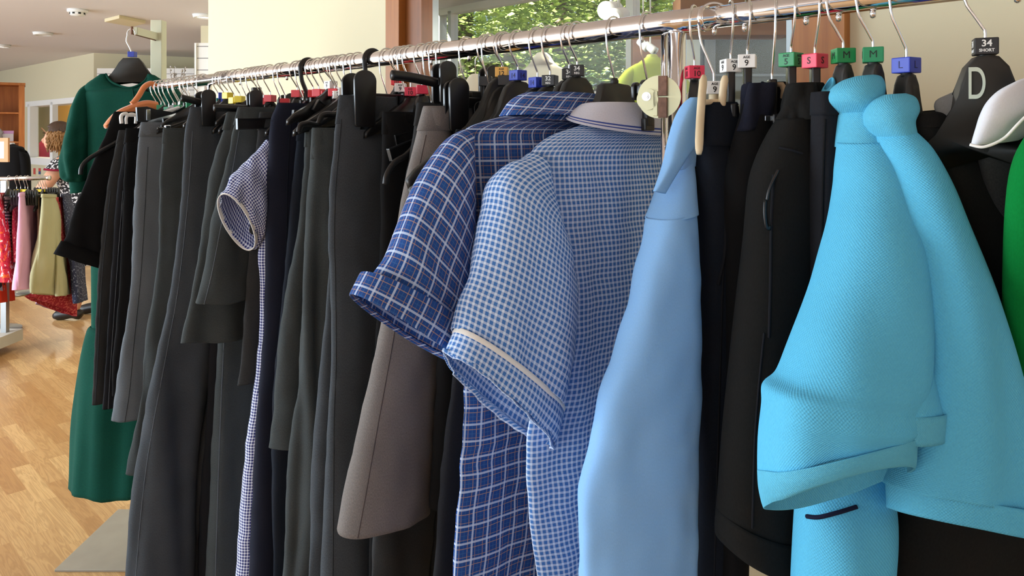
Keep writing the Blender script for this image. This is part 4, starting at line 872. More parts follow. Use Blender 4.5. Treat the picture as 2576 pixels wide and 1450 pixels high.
R9 = [('AGE', .0045, .0045), ('9', .0105, -.0028)]; R10 = [('AGE', .0045, .0045), ('10', .0105, -.0028)]; R12 = [('AGE', .0045, .0045), ('12', .0105, -.0028)]
R14 = [('14', .0115, -.001)]; R32 = [('32', .0095, .0025), ('REG', .0045, -.0045)]; R34 = [('34', .0095, .0025), ('REG', .0045, -.0045)]; R34S = [('34', .0095, .0025), ('SHORT', .0042, -.0045)]
RM = [('M', .0115, 0)]; RS = [('S', .0115, 0)]; RL = [('L', .0115, 0)]; R5 = [('AGE', .0045, .0045), ('5', .0105, -.0028)]
# far end of the rail
hanger(395, 'hanger with an orange-red cube nearest the far end of the rail', 'orange_cube', 274, 'slim', cyaw=10)
hanger(405, 'first of the green-cubed hangers counting from the far end, beside the padded hanger', 'green_cube', 271, 'bar', bars=(((284, 341), .016),), cyaw=8)
hanger(415, 'tube-armed hanger ending left of the black shorts, second green-cubed from the far end', None, None, 'tube', tubes=(((203, 440), (206, 420), (222, 401), (262, 376), (320, 340)),), z=-.065)
hanger(425, 'hanger with the largest showing green cube, above the silver buckle clip', 'green_cube', 276, 'tube', cyaw=-14, tubes=(((306, 432), (309, 408), (330, 384), (380, 345)),))
hanger(438, 'grey rounded clip hanger between the green cubes', None, None, 'slim', z=-.062, mat='grey_metal')
hanger(449, 'green-cubed hanger over the longer tube arm, third from the far end', 'green_cube', 272, 'tube', cyaw=4, tubes=(((337, 420), (342, 396), (372, 372), (430, 335)),))
hanger(468, 'hanger with a beige neck behind the green cubes', None, None, 'bar', z=-.06, bars=(((411, 307), .018),))
hanger(478, 'hanger whose green cube is half hidden by the black clip arm', 'green_cube', 265, 'slim', cyaw=30)
hanger(489, 'plain hanger just left of the far rail upright', None, None, 'slim', z=-.07)
hanger(500, 'hanger with a dark blue cube peeping over the first black clip arm', 'blue_cube', 246, 'slim', cyaw=20)
hanger(553, 'hanger with the small teal cube under the blue cubes', 'teal_cube', 255, 'bar', cyaw=30, bars=(((522, 333), .014),))
hanger(560, 'hanger with the upper blue cube beside the first yellow one', 'blue_cube', 241, 'slim', cyaw=24)
hanger(568, 'hanger with the lower blue cube under the first yellow one', 'blue_cube', 256, 'slim', cyaw=12)
hanger(573, 'first yellow-cubed hanger from the far end, the highest of the yellow cubes', 'yellow_cube', 241, 'slim', cyaw=-30)
hanger(589, 'second yellow-cubed hanger, lower than the first', 'yellow_cube', 253, 'slim', cyaw=-35)
hanger(603, 'third yellow-cubed hanger, against the velvety clip', 'yellow_cube', 250, 'slim', cyaw=-8)
hanger(624, 'black clip hanger with a long arm, holding the long flared charcoal trousers', None, None, 'clip', z=-.07, clips=((516, 226, 318, .036, ((456, 246), (490, 254), (520, 262))),), spread=.017)
hanger(637, 'hanger between the two velvety black clips', None, None, 'slim', z=-.07)
hanger(645, 'hanger with a small black cube behind the second velvety clip', 'black_cube', 229, 'slim', cyaw=30)
hanger(653, 'last yellow-cubed hanger before the red cubes', 'yellow_cube', 247, 'slim', cyaw=22)
hanger(663, 'first red-cubed hanger from the far end, behind another red cube', 'red_cube', 255, 'slim', cyaw=0)
hanger(680, 'second red-cubed hanger, its cube tilted in front of the first', 'red_cube', 248, 'tube', cyaw=-18, tubes=(((664, 330), (664, 300), (672, 278), (690, 268)),))
hanger(706, 'dark clip hanger holding the layered grey shorts', None, None, 'clip', z=-.07, clips=((640, 226, 285, .033, ((538, 271), (575, 272), (625, 274))),))
hanger(717, 'red-cubed hanger just left of the wide gap before the black hook', 'red_cube', 257, 'slim', cyaw=8)
hanger(748, 'red-cubed hanger on the left of the thick black hook', 'red_cube', 236, 'dome', arm=.45, cyaw=-12)
hanger(762, 'flat-armed trouser hanger above the navy gingham sleeve', None, None, 'bar', z=-.075, bars=(((597, 312), .022),))
hanger(776, 'hanger with a thick black plastic hook above the navy trousers', None, None, 'slim', z=-.075, thick=True)
hanger(788, 'red-cubed hanger touching the right side of the thick black hook', 'red_cube', 236, 'bar', cyaw=6, bars=(((703, 348), .02),))
hanger(802, 'fifth red cube in the row, second right of the black hook', 'red_cube', 234, 'dome', arm=.45, cyaw=-22)
hanger(821, 'red-cubed hanger half hidden by the white AGE 9 cubes', 'red_cube', 238, 'bar', cyaw=20, bars=(((737, 292), .024),))
hanger(832, 'hanger with the highest white AGE 9 cube', 'white_cube', 214, 'slim', R9, cyaw=-40)
hanger(842, 'pinkish-red cubed hanger under the highest white cube', 'red_cube', 233, 'bar', cyaw=-16, bars=(((794, 264), .024),))
hanger(849, 'lowest white AGE 9 cubed hanger, just left of the glossy black clip', 'white_cube', 239, 'slim', R9, cyaw=24)
hanger(864, 'white AGE 9 cubed hanger touching the glossy black clip', 'white_cube', 231, 'slim', R9, cyaw=18)
hanger(884, 'cubeless wire hanger left of the glossy black clip', None, None, 'tube', z=-.075, tubes=(((752, 333), (757, 316), (775, 311), (810, 309)),))
hanger(902, 'cubeless wire hanger right above the glossy black clip', None, None, 'tube', z=-.08, tubes=(((802, 311), (810, 292), (825, 287), (850, 285)),))
hanger(938, 'hanger with a thick black hook right of the glossy black clip', None, None, 'slim', z=-.08, thick=True, arm=.3)
hanger(975, 'cubeless wire hanger in front of the left wooden post', None, None, 'bar', z=-.085, bars=())
hanger(1000, 'red-cubed hanger under the long black clip arm', 'red_cube', 204, 'slim', R10, cyaw=-5, arm=.5)
hanger(1008, 'white AGE 9 cubed hanger in front of the wooden post', 'white_cube', 221, 'slim', R9, cyaw=3, arm=.5)
hanger(1020, 'glossy black clip hanger holding the wide charcoal trousers', None, None, 'clip', z=-.075, clips=((902, 178, 320, .047),), bar=-.085, spread=.018)
hanger(1033, 'red AGE 10 cubed hanger in front of the wooden post', 'pink_cube', 231, 'slim', R10, cyaw=3)
hanger(1062, 'red-cubed hanger half covered by a dark shoulder, right of the AGE 10 one', 'pink_cube', 226, 'dome', arm=.45, cyaw=12)
hanger(1085, 'wire trouser hanger whose flat arms show left of the taupe trousers', None, None, 'bar', z=-.1, bars=(((994, 357), .022),))
hanger(1100, 'second flat-armed trouser hanger left of the taupe trousers', None, None, 'bar', z=-.105, bars=(((981, 390), .02),))
hanger(1118, 'tube-armed hanger whose drooping tip shows left of the taupe trousers', None, None, 'tube', z=-.1, tubes=(((970, 464), (975, 438), (995, 408), (1035, 378)),))
hanger(1176, 'black clip hanger with a stubby arm, gripping the taupe trousers', None, None, 'clip', z=-.08, arm=.9, clips=((1116, 154, 262, .036, ((985, 189), (1030, 194), (1098, 208))),), bar=-.085, spread=.008)
hanger(1222, 'black clip hanger with round jaws in front of the stubby-armed one', 'black_cube', 205, 'clip', cyaw=-5, arm=.9, clips=((1147, 196, 330, .042),), bar=-.1)
hanger(1233, 'cubeless hanger right of the small black cube', None, None, 'clip', z=-.08, arm=.9, clips=((1214, 250, 330, .03),), bar=-.11)
hanger(1263, 'hanger with the amber AGE 12 cube', 'amber_cube', 182, 'dome', R12, cyaw=-6, mat='satin_plastic')
hanger(1270, 'hanger with a black cube mostly hidden below the amber one', 'black_cube', 203, 'dome', cyaw=-6, mat='satin_plastic')
hanger(1303, 'hanger with a blue 14 cube right of the amber cube', 'blue_cube', 190, 'dome', R14, 'ink_blue', cyaw=42, mat='satin_plastic')
hanger(1352, 'hanger with a blue 14 cube tucked behind the black 32 cube', 'blue_cube', 208, 'dome', R14, 'ink_blue', cyaw=34, mat='satin_plastic')
hanger(1384, 'hanger with the black 32 REG cube', 'black_cube', 203, 'dome', R32, 'white_ink', cyaw=-22, mat='satin_plastic')
hanger(1432, 'hanger with a black cube half hidden by the 34 REG one', 'black_cube', 187, 'dome', R34, 'white_ink', cyaw=-8, mat='satin_plastic')
hanger(1452, 'hanger with the black 34 REG cube over the navy checked dress', 'black_cube', 178, 'dome', R34, 'white_ink', cyaw=-8, mat='satin_plastic')
hanger(1546, 'flat-topped brown-black hanger inside the pale gingham dress', None, None, 'trap', z=-.079, mat='satin_plastic', th=.014)
hanger(1630, 'black clip hanger showing behind the hinge disc', None, None, 'clip', z=-.09, arm=.3, clips=((1611, 201, 252, .018, None, 1),))
# near end
R = 38
hanger(1747, 'hanger with the red AGE 10 cube over the pale blue shirt', 'pink_cube', 182, 'slim', R10, 'ink_red', arm=.25, cyaw=4, yaw=15)
hanger(1838, 'hanger with the right-angled white AGE 9 cube next to the wooden clamp', 'white_cube', 166, 'clip', R9, cyaw=8, arm=.12, yaw=R, clips=())
hanger(1880, 'hanger with a white cube showing AGE 9 on two faces', 'white_cube', 155, 'clip', R9, cyaw=-22, arm=.12, yaw=R)
hanger(1942, 'black-necked hanger without a cube over the elasticated navy waistband', None, None, 'clip', z=-.088, arm=.12, yaw=R)
hanger(1990, 'hanger with the green AGE 5 cube', 'deep_green_cube', 151, 'clip', R5, 'ink_green', cyaw=38, arm=.12, yaw=R)
hanger(2050, 'hanger with the red S cube', 'pink_cube', 154, 'clip', RS, 'ink_red', cyaw=30, arm=.12, yaw=R)
hanger(2121, 'green M hanger in front of the right wooden post edge, the left of the two', 'deep_green_cube', 141, 'dome', RM, 'ink', cyaw=-4, yaw=R-75, arm=.24, th=.022, mat='satin_plastic')
hanger(2196, 'green M hanger against the plain wall, the right of the two', 'green_cube', 139, 'dome', RM, 'ink_green', cyaw=-24, yaw=R-75, arm=.24, th=.022, mat='satin_plastic')
hanger(2280, 'hanger with the blue L cube over the second turquoise polo shirt', 'blue_cube', 165, 'dome', RL, 'ink_blue', cyaw=30, yaw=R-75, arm=.26, th=.022, mat='satin_plastic')
hd = hanger(2478, 'hanger with the black 34 SHORT cube and a pale letter on its neck', 'black_cube', 118, 'dome', R34S, 'white_ink', cyaw=-24, yaw=-62, arm=.5, th=.026, mat='satin_plastic')
fd_ = Fr(2478); zD = (CH+(HY-230)/F*fd_.o.y-RZ)
for ch in hd.children:
    if ch.name.startswith('body'): ch.scale = (.62, 1, 1.0)
cu = bpy.data.curves.new('l', 'FONT'); cu.body = 'D'; cu.size = .047; cu.extrude = .0006; cu.align_x = 'CENTER'; cu.align_y = 'CENTER'
ob = bpy.data.objects.new('l', cu); C.objects.link(ob); bpy.context.view_layer.update(); me = bpy.data.meshes.new_from_object(ob.evaluated_get(bpy.context.evaluated_depsgraph_get())); bpy.data.objects.remove(ob); bpy.data.curves.remove(cu)
me.materials.clear(); me.materials.append(MATS['grey_mark']); o = add('letter_mark', me, hd); o.matrix_local = Matrix.Translation((.011, .0134, zD+.006)) @ Matrix.Rotation(PI, 4, 'Z') @ Matrix.Rotation(PI/2, 4, 'X'); o.scale = (.5, 1, 1)
hanger(2655, 'dark hanger cut off by the right edge of the photo', 'black_cube', 118, 'dome', yaw=R-75, arm=.25, mat='satin_plastic')
# wooden clamp hanger with its AGE 9 sleeve
f = Fr(1796); zc = CH+(HY-221)/F*f.o.y-RZ; t = thing('clamp_hanger', 'pale wooden clamp hanger with a white AGE 9 sleeve, gripping the navy trousers', 'hanger', (f.o.x, f.o.y, RZ), BASE+math.radians(-52), 'hangers on the long rail')
add('hook', hook_mesh(zc+.006), t)
c = box('size_sleeve', (0, 0, zc), (.021, .017, .017), 'white_cube', t, bev=.001); 
for s, size, z in R9:
    o = bpy.data.objects.new('lettering', text_mesh(s, size, 'ink', .0002, 0 if s in 'ML' else (.00018 if size > .006 else .0001))); C.objects.link(o); o.parent = c; o.matrix_local = Matrix.Rotation(PI, 4, 'Z') @ Matrix.Translation((0, -.0087, zc+z)) @ Matrix.Rotation(PI/2, 4, 'X')
bm = bmesh.new(); sweep(bm, [(0, 0, zc-.005), (0, 0, zc-.03)], .0068, 12); mesh_obj('neck', bm, 'hanger_wood', t)
for path, rr in ((((1771, 190), (1766, 240), (1761, 310), (1758, 388)), .0052), (((1825, 190), (1820, 220), (1817, 250), (1816, 268)), .005)):
    pts = cat([tuple(P(x_, y_, .938-.05*(y_-190)/200 if x_ < 1790 else .952)) for x_, y_ in path], 14); bm = bmesh.new(); sweep(bm, pts, [rr*.5, rr*.8]+[rr]*10+[rr*.9, rr*.6], 12, flat=.8, fdir=(0, 1, 0)); mesh_obj('clamp_jaw', bm, 'hanger_wood', t, world=True)
bm = bmesh.new(); sweep(bm, [P(1764, 258, .94), P(1796, 256, .955), P(1820, 256, .955)], .0035, 8); mesh_obj('clamp_spring', bm, 'hanger_wood', t, world=True)
# padded orange hanger, buckled clip and white hanger at the far end
fabric('orange_velvet', rgb(214, 128, 76), .12, sheen=.6)
f = Fr(394); t = thing('padded_hanger', 'quilted orange velvet hanger at the far end of the rail', 'hanger', (f.o.x, f.o.y, RZ), BASE, 'hangers on the long rail')
az = lambda q: (f.az(*q)[0], 0, f.az(*q)[1])
bm = bmesh.new(); sweep(bm, cat([az(q) for q in ((393, 224), (386, 212), (376, 211), (362, 220), (350, 240), (338, 256), (332, 262))], 28), [.0085]*26+[.009, .0095], 12); mesh_obj('hook', bm, 'orange_velvet', t)
top = cat([az(q) for q in ((395, 256), (370, 252), (345, 257), (320, 266), (295, 278), (275, 296), (263, 312))], 40); bot = cat([az(q) for q in ((395, 282), (370, 278), (345, 284), (322, 292), (302, 304), (285, 318), (266, 324))], 40)
bm = bmesh.new(); rows_ = []
for i in range(40):
    T_, B_ = Vector(top[i]), Vector(bot[i]); ring = []; c_ = (T_+B_)/2; hv = (T_-B_)/2
    for k_ in range(28):
        an = 2*PI*k_/28; q_ = 1.02-.17*(1-abs(math.sin(an*4)))**2; ring.append(bm.verts.new(c_+hv*math.cos(an)*q_+Vector((0, .017, 0))*math.sin(an)*q_))
    rows_.append(ring)
for i in range(39):
    for k_ in range(28): bm.faces.new((rows_[i][k_], rows_[i][(k_+1) % 28], rows_[i+1][(k_+1) % 28], rows_[i+1][k_]))
bm.faces.new(rows_[0][::-1]); bm.faces.new(rows_[-1]); bmesh.ops.recalc_face_normals(bm, faces=bm.faces[:]); mesh_obj('padded_body', bm, 'orange_velvet', t)
f = Fr(470); t = thing('buckle_clip_hanger', 'black flat hanger bar with a silver metal buckle clip at its tip', 'hanger', (f.o.x, f.o.y, RZ), BASE, 'hangers on the long rail'); add('hook', hook_mesh(-.06), t)
az = lambda q: (f.az(*q)[0], 0, f.az(*q)[1])
bm = bmesh.new(); A_ = [az(q) for q in ((342, 270), (344, 305), (366, 309), (380, 300), (430, 288), (470, 275), (470, 262), (434, 284), (392, 276), (368, 268))]; prism(bm, [(p_[0], p_[2]) for p_ in A_], -.006, .006, AZ, .0015); bmesh.ops.recalc_face_normals(bm, faces=bm.faces[:]); mesh_obj('bar', bm, 'black_plastic', t, smooth=False)
bm = bmesh.new(); q0, q1 = az((364, 275)), az((376, 304)); bx(bm, ((q0[0]+q1[0])/2, .009, (q0[2]+q1[2])/2), (abs(q0[0]-q1[0]), .006, abs(q0[2]-q1[2])), None, .002); mesh_obj('buckle', bm, 'chrome_worn', t, smooth=False)
f = Fr(452); t = thing('white_hanger', 'white plastic hanger whose clip ends show beside the black shorts', 'hanger', (f.o.x, f.o.y, RZ), BASE, 'hangers on the long rail'); add('hook', hook_mesh(-.06), t)
az = lambda q: (f.az(*q)[0], 0, f.az(*q)[1])
bm = bmesh.new(); sweep(bm, cat([az(q) for q in ((306, 311), (305, 292), (316, 286), (330, 290), (400, 285), (452, 270))], 30), .005, 10); mesh_obj('body', bm, 'white_plastic', t)
bm = bmesh.new(); sweep(bm, cat([az(q) for q in ((318, 312), (318, 296), (328, 287), (341, 291), (341, 311))], 24), .004, 10); mesh_obj('clip', bm, 'white_plastic', t)
f = Fr(512); t = thing('metal_clip_hanger', 'thin hanger bar with a bright metal clip end above the grey trousers', 'hanger', (f.o.x, f.o.y, RZ), BASE, 'hangers on the long rail'); add('hook', hook_mesh(-.07), t)
az = lambda q: (f.az(*q)[0], 0, f.az(*q)[1])
bm = bmesh.new(); q0, q1 = az((412, 315)), az((426, 332)); bx(bm, ((q0[0]+q1[0])/2, .006, (q0[2]+q1[2])/2), (abs(q0[0]-q1[0]), .012, abs(q0[2]-q1[2])), None, .002); mesh_obj('clip', bm, 'chrome_worn', t, smooth=False)
bm = bmesh.new(); sweep(bm, cat([az(q) for q in ((396, 322), (420, 322), (512, 290))], 10), .004, 8); sweep(bm, [az((512, 290)), (0, 0, -.07)], .004, 8); mesh_obj('bar', bm, 'black_plastic', t)
# ---------------------------------------------------------------- cloths
fabric('black_twill', rgb(20, 20, 21), .3, 700, .3); fabric('black_knit', rgb(26, 26, 25), .3, 500, .5); fabric('charcoal', rgb(66, 71, 76), .42, 800, .4); fabric('charcoal_green', rgb(62, 67, 68), .42, 800, .4); fabric('mid_grey', rgb(98, 104, 110), .35, 800, .4)
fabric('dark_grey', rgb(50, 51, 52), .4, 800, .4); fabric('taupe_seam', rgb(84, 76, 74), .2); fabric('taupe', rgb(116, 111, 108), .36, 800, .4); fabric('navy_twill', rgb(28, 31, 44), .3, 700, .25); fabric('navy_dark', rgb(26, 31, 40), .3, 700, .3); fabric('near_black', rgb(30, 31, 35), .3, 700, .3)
fabric('pale_blue', rgb(136, 184, 234), .07, 900, .15); fabric('turquoise_knit', rgb(92, 184, 222), .07, 600, .4, knit=.0034); fabric('turquoise_rib', rgb(94, 180, 212), .08, 600, .4, knit=.0024); fabric('white_jersey', rgb(222, 224, 230), .05, 700, .2); fabric('shaded_jersey', rgb(120, 120, 118), .12, 700, .2); fabric('bright_green', rgb(4, 118, 50), .15, 600, .3)
fabric('trim_navy', rgb(26, 30, 52), .2); fabric('dark_green_lining', rgb(18, 62, 46), .2)
gingham('pale_gingham', rgb(70, 120, 188), rgb(216, 231, 252), .0074, .40, .56); gingham('navy_gingham', rgb(34, 42, 112), rgb(224, 231, 248), .0062, .47, .45); plaid('navy_check')
fabric('piping_white', rgb(238, 236, 230), .04)
def collar_mat():
    t = NT('striped_collar'); b = t.b; uv = t.n('ShaderNodeTexCoord').outputs['UV']; s = t.n('ShaderNodeSeparateXYZ'); t.l(uv, s.inputs[0]); v = t.math('MULTIPLY', s.outputs[1], -1)
    def band(lo, hi): return t.math('MULTIPLY', t.math('GREATER_THAN', v, lo), t.math('LESS_THAN', v, hi))
    m = t.math('ADD', band(.0385, .0405), band(.0425, .0440)); c = t.mix(t.noise(uv, 700, 2), rgb(186, 187, 198), rgb(214, 214, 224))
    t.l(t.mix(m, c, rgb(58, 78, 150)), b.inputs['Base Color']); b.inputs['Roughness'].default_value = .95; t.bump(t.noise(uv, 500, 2), .3, .0007)
collar_mat()

def base_of(pts): return Vector((sum(p.x for p in pts)/len(pts), sum(p.y for p in pts)/len(pts), min(p.z for p in pts)))
def resamp(L, n): return cat(L, n)
def legs(name, label, h, L, w, tk, m, cat_='trousers', group=None, hem_rise=0., band=.038, b0=0., fold=.006, ff=24, seed=0, crease=None, second=True, hemband=False, waist_tk=None, sq=2.2, extra=0., lean=0., wr=.0012, loops=0):
    """trousers or shorts hanging across the rail. L: traced front edge, (px, py) from waist to hem; w: leg width (waist, hem) or a list; tk: half thickness (waist, hem)"""
    if L[-1][1] > 1430:       # runs out of the picture: carry on at the same slope
        (xa, ya), (xb, yb) = L[-2], L[-1]; L = L+[(xb+(xb-xa)/(yb-ya)*280, yb+280)]
        w = list(w)+[w[-1]] if len(w) == len(L)-1 else w; tk = list(tk)+[tk[-1]] if len(tk) == len(L)-1 else tk
    f = Fr(h); K = len(L); ws = w if len(w) == K else [w[0]+(w[-1]-w[0])*(i/(K-1)) for i in range(K)]; ts_ = tk if len(tk) == K else [tk[0]+(tk[-1]-tk[0])*(i/(K-1)) for i in range(K)]
    rows = []; rows2 = []
    for i, (px, py) in enumerate(L):
        a, z = f.az(px, py, b0); u = i/(K-1)
        F_ = f.w(a, b0, z); B_ = f.w(a-ws[i], b0, z+hem_rise*u**3)
        rows.append((F_, B_, ts_[i])); rows2.append((f.w(a-ws[i]+.001, b0, z+hem_rise*u**3), f.w(a-2*ws[i], b0, z+hem_rise*.4*u**3), ts_[i]*.95))
    t = thing(name, label, cat_, base_of([r[0] for r in rows]), group=group)
    leg_o = cloth('trouser_leg' if cat_ == 'trousers' else ('shorts_leg' if cat_ == 'shorts' else 'skirt_front'), rows, m, t, 48, 54, sq, fold, ff, seed, wr=wr, hemwave=.004)
    if second: cloth('trouser_leg' if cat_ == 'trousers' else ('shorts_leg' if cat_ == 'shorts' else 'skirt_back'), rows2, m, t, 32, 30, sq, fold, ff, seed+50)
    z0 = rows[0][0].z; wt = waist_tk or ts_[0]; drop = band
    (a, z), (a2, z2) = f.az(*L[0], b0), f.az(*L[1], b0); k_ = min(1, band/max(.001, z-z2)); a_b = a+(a2-a)*k_
    wb = [(f.w(a+.001, b0, z+.003), f.w(a-ws[0]*1.9, b0, z+.003), wt+.001), (f.w(a+.0025, b0, z), f.w(a-ws[0]*1.9, b0, z), wt+.0018), (f.w(a_b+.0025, b0, z-band), f.w(a_b-ws[0]*1.9, b0, z-band), ts_[0]+(ts_[1]-ts_[0])*k_+.0022)]
    cloth('waistband', wb, m, t, 40, 8, sq, 0, smoothrows=False)
    for k in range(loops):
        c_ = f.w(a-ws[0]*(.25+.55*k), b0+wt+.003, z-band*.55); bm = bmesh.new(); bx(bm, (0, 0, 0), (.011, .003, band*1.25), Matrix.Translation(c_) @ Matrix.Rotation(BASE, 4, 'Z'), .001); mesh_obj('belt_loop', bm, m, t, world=True)
    if hemband:
        (ah, zh_), (ag, zg) = f.az(*L[-1], b0), f.az(*L[-2], b0); hb = hemband; k_ = min(1, hb/max(.001, zg-zh_))
        r_ = [(f.w(ah+(ag-ah)*k_+.002, b0, zh_+hb), f.w(ah-ws[-1]+(ag-ah)*k_*0, b0, zh_+hem_rise+hb), ts_[-1]+.0025), (f.w(ah+.003, b0, zh_-.001), f.w(ah-ws[-1], b0, zh_+hem_rise-.001), ts_[-1]+.003)]
        cloth('turn_up', r_, m, t, 44, 6, sq, smoothrows=False)
    if crease:
        for off, col in crease:      # stitched side seam following the front edge
            pts = []
            for (px, py), r in zip(L, rows):
                u = off; c_ = (r[0]+r[1])/2; hv = (r[0]-r[1])/2; cs = 1-2*u; sn = max(0, 1-abs(cs)**sq)**(1/sq); pts.append(c_+hv*cs+DR*(r[2]*sn+.0012))
            seam('side_seam', pts[1:], col, t, .0008, on=leg_o, lift=.0002)
    return t
G1 = 'dark trousers and shorts on the long rail'
# -- far to near
legs('shorts', 'black tailored shorts with turned-up hem, first garment at the far end of the long rail', 410, [(288, 283), (262, 345), (226, 430), (190, 520), (160, 598), (137, 638)], (.11, .165), (.012, .022), 'black_twill', 'shorts', G1, hem_rise=-.075, hemband=.035, fold=.004, seed=1)
legs('trousers', 'folded black trousers with piped edges hanging behind the black shorts', 424, [(300, 330), (268, 480), (252, 640), (244, 760), (238, 900), (232, 1018)], (.07, .045), (.012, .008), 'dark_grey', 'trousers', G1, fold=.002, seed=2, crease=((.12, 'charcoal'),))
legs('trousers', 'dark trousers with a pale lining strip at the hem, beside the piped black trousers', 438, [(318, 330), (295, 480), (283, 640), (272, 800), (264, 920), (258, 1030)], (.06, .06), (.012, .01), 'near_black', 'trousers', G1, fold=.003, seed=3, crease=((.2, 'mid_grey'),))
legs('trousers', 'narrow black trousers hanging just left of the mid-grey ones', 452, [(318, 325), (312, 450), (304, 600), (298, 760), (285, 900), (280, 1000)], (.1, .1), (.014, .014), 'black_twill', 'trousers', G1, seed=4)
legs('trousers', 'mid-grey school trousers with soft creases, third from the far end', 484, [(356, 310), (346, 370), (342, 430), (336, 540), (325, 700), (309, 850), (296, 980), (283, 1061)], (.14, .15), (.016, .028), 'mid_grey', 'trousers', G1, hem_rise=-.012, fold=.011, ff=20, seed=5, crease=((.16, 'dark_grey'),))
legs('trousers', 'darker grey trousers with a folded loop at the waist, right of the mid-grey pair', 542, [(412, 325), (405, 420), (402, 520), (397, 640), (378, 820), (352, 960), (335, 1080), (317, 1192)], (.12, .13), (.015, .026), 'charcoal_green', 'trousers', G1, hem_rise=-.01, fold=.012, ff=26, seed=6)
f = Fr(536); t_ = bpy.data.objects['trousers.004'] if 'trousers.004' in bpy.data.objects else None
legs('trousers', 'long flared charcoal trousers with a pale side seam, ending lowest beside the base plate', 624, [(480, 272), (468, 330), (460, 450), (445, 600), (425, 750), (405, 850), (385, 950), (363, 1060), (340, 1200), (325, 1330), (313, 1462)], (.12, .15), (.012, .05), 'charcoal', 'trousers', G1, hem_rise=.012, fold=.014, ff=17, seed=7, crease=((.09, 'mid_grey'),), band=.045)
legs('trousers', 'dark trousers with a long crease showing under the layered grey shorts', 640, [(560, 300), (545, 480), (535, 700), (528, 900), (520, 1060), (508, 1260), (500, 1475)], (.09, .10), (.016, .03), 'near_black', 'trousers', G1, fold=.006, seed=8)
legs('trousers', 'charcoal trousers with a sharp front crease, left of the navy gingham strip', 672, [(595, 320), (575, 500), (558, 700), (546, 900), (538, 1060), (532, 1200), (524, 1440)], (.12, .14), (.02, .04), 'charcoal_green', 'trousers', G1, hem_rise=.03, fold=.006, seed=9, crease=((.06, 'mid_grey'),))
legs('shorts', 'longer grey school shorts under the shortest pair', 712, [(572, 285), (558, 340), (538, 400), (520, 500), (500, 620), (480, 740), (463, 862)], (.13, .2), (.016, .04), 'charcoal_green', 'shorts', G1, hem_rise=-.012, fold=.012, ff=18, seed=10, hemband=False)
legs('shorts', 'shortest grey school shorts on top of the layered pairs', 736, [(600, 272), (585, 330), (562, 450), (537, 560), (510, 690), (488, 769)], (.13, .18), (.016, .034), 'charcoal_green', 'shorts', G1, hem_rise=.0, fold=.009, ff=18, seed=11, crease=((.07, 'mid_grey'),))
legs('shorts', 'dark grey shorts ending just left of the navy gingham strip', 758, [(655, 285), (640, 400), (628, 560), (618, 720), (606, 880), (596, 972)], (.12, .14), (.014, .02), 'dark_grey', 'shorts', G1, hem_rise=0, fold=.005, seed=12)
# navy gingham dress
def dress_body(name, label, cat_, h, Ftr, aback, tks, m, part, group=None, fold=.008, ff=18, seed=0, n=64, k=64, sq=2.3, b0=0.):
    (xa, ya), (xb, yb) = Ftr[-2], Ftr[-1]; Ftr = Ftr+[(xb+(xb-xa)/(yb-ya)*260, yb+260)]
    aback = list(aback)+[aback[-1]-.02]; tks = list(tks)+[tks[-1]]
    f = Fr(h); R_ = []
    for i, q in enumerate(Ftr):
        a, z = f.az(q[0], q[1], b0); u = i/(len(Ftr)-1); ab = aback[i] if isinstance(aback, (list, tuple)) else aback
        R_.append((f.w(a, b0, z), f.w(ab, b0, z), tks[i] if len(tks) == len(Ftr) else tks[0]+(tks[-1]-tks[0])*u))
    t = thing(name, label, cat_, base_of([r[0] for r in R_]), group=group); cloth(part, R_, m, t, n, k, sq, fold, ff, seed, wr=.0016)
    return t, f
t, f = dress_body('gingham_dress', 'navy and white gingham dress whose puffed sleeve pokes out left of the navy trousers', 'dress', 775, [(700, 330), (676, 362), (668, 420), (655, 520), (648, 640), (652, 760), (648, 900), (632, 1050), (620, 1180), (610, 1300), (597, 1462)], [-.02]+[-.16]*3+[-.17]*7, [.012, .022, .028, .03, .03, .03, .034, .036, .038, .04, .042], 'navy_gingham', 'dress_body', fold=.005)
def sleeve(t, f, rows, m, name='sleeve', **kw):
    R_ = []
    for r in rows:
        b_ = r[3] if len(r) > 3 else 0.; R_.append((f.pt(*r[0], b_), f.pt(*r[1], b_), r[2], 0., r[4] if len(r) > 4 else 0.))
    return cloth(name, R_, m, t, kw.pop('n', 44), kw.pop('k', 40), kw.pop('sq', 2.1), **kw)
sleeve(t, f, [((672, 352), (676, 400), .014), ((650, 378), (678, 460), .026), ((618, 408), (674, 520), .036), ((590, 442), (668, 580), .042, 0, .008), ((568, 472), (656, 612), .04, 0, .016), ((553, 492), (640, 622), .034, 0, .026)], 'navy_gingham', fold=.006, ff=60, seed=4, wr=.002)
sleeve(t, f, [((556, 488), (644, 620), .036, 0, .026), ((550, 495), (637, 626), .036, 0, .027)], 'piping_white', 'sleeve_edge', k=6)
legs('trousers', 'navy trousers with a smooth rounded front hanging over the navy gingham dress', 797, [(700, 262), (684, 300), (677, 380), (672, 480), (668, 640), (665, 800), (655, 950), (645, 1100), (639, 1300), (632, 1462)], (.11, .13), (.02, .03), 'navy_twill', 'trousers', G1, fold=.005, ff=14, seed=13, crease=((.3, 'navy_dark'),))
legs('trousers', 'very dark navy trousers behind the short grey skirt edge, right of the navy pair', 826, [(752, 310), (735, 480), (722, 640), (706, 800), (692, 950), (688, 1100), (680, 1462)], (.12, .13), (.018, .024), 'navy_dark', 'trousers', G1, fold=.005, seed=14)
legs('shorts', 'long grey shorts ending above the dark navy trousers, hem just below mid-photo', 848, [(770, 325), (765, 430), (752, 570), (733, 690), (714, 810), (694, 960), (678, 1085), (673, 1134)], (.12, .15), (.016, .032), 'charcoal_green', 'shorts', G1, hem_rise=.0, fold=.008, ff=20, seed=15)
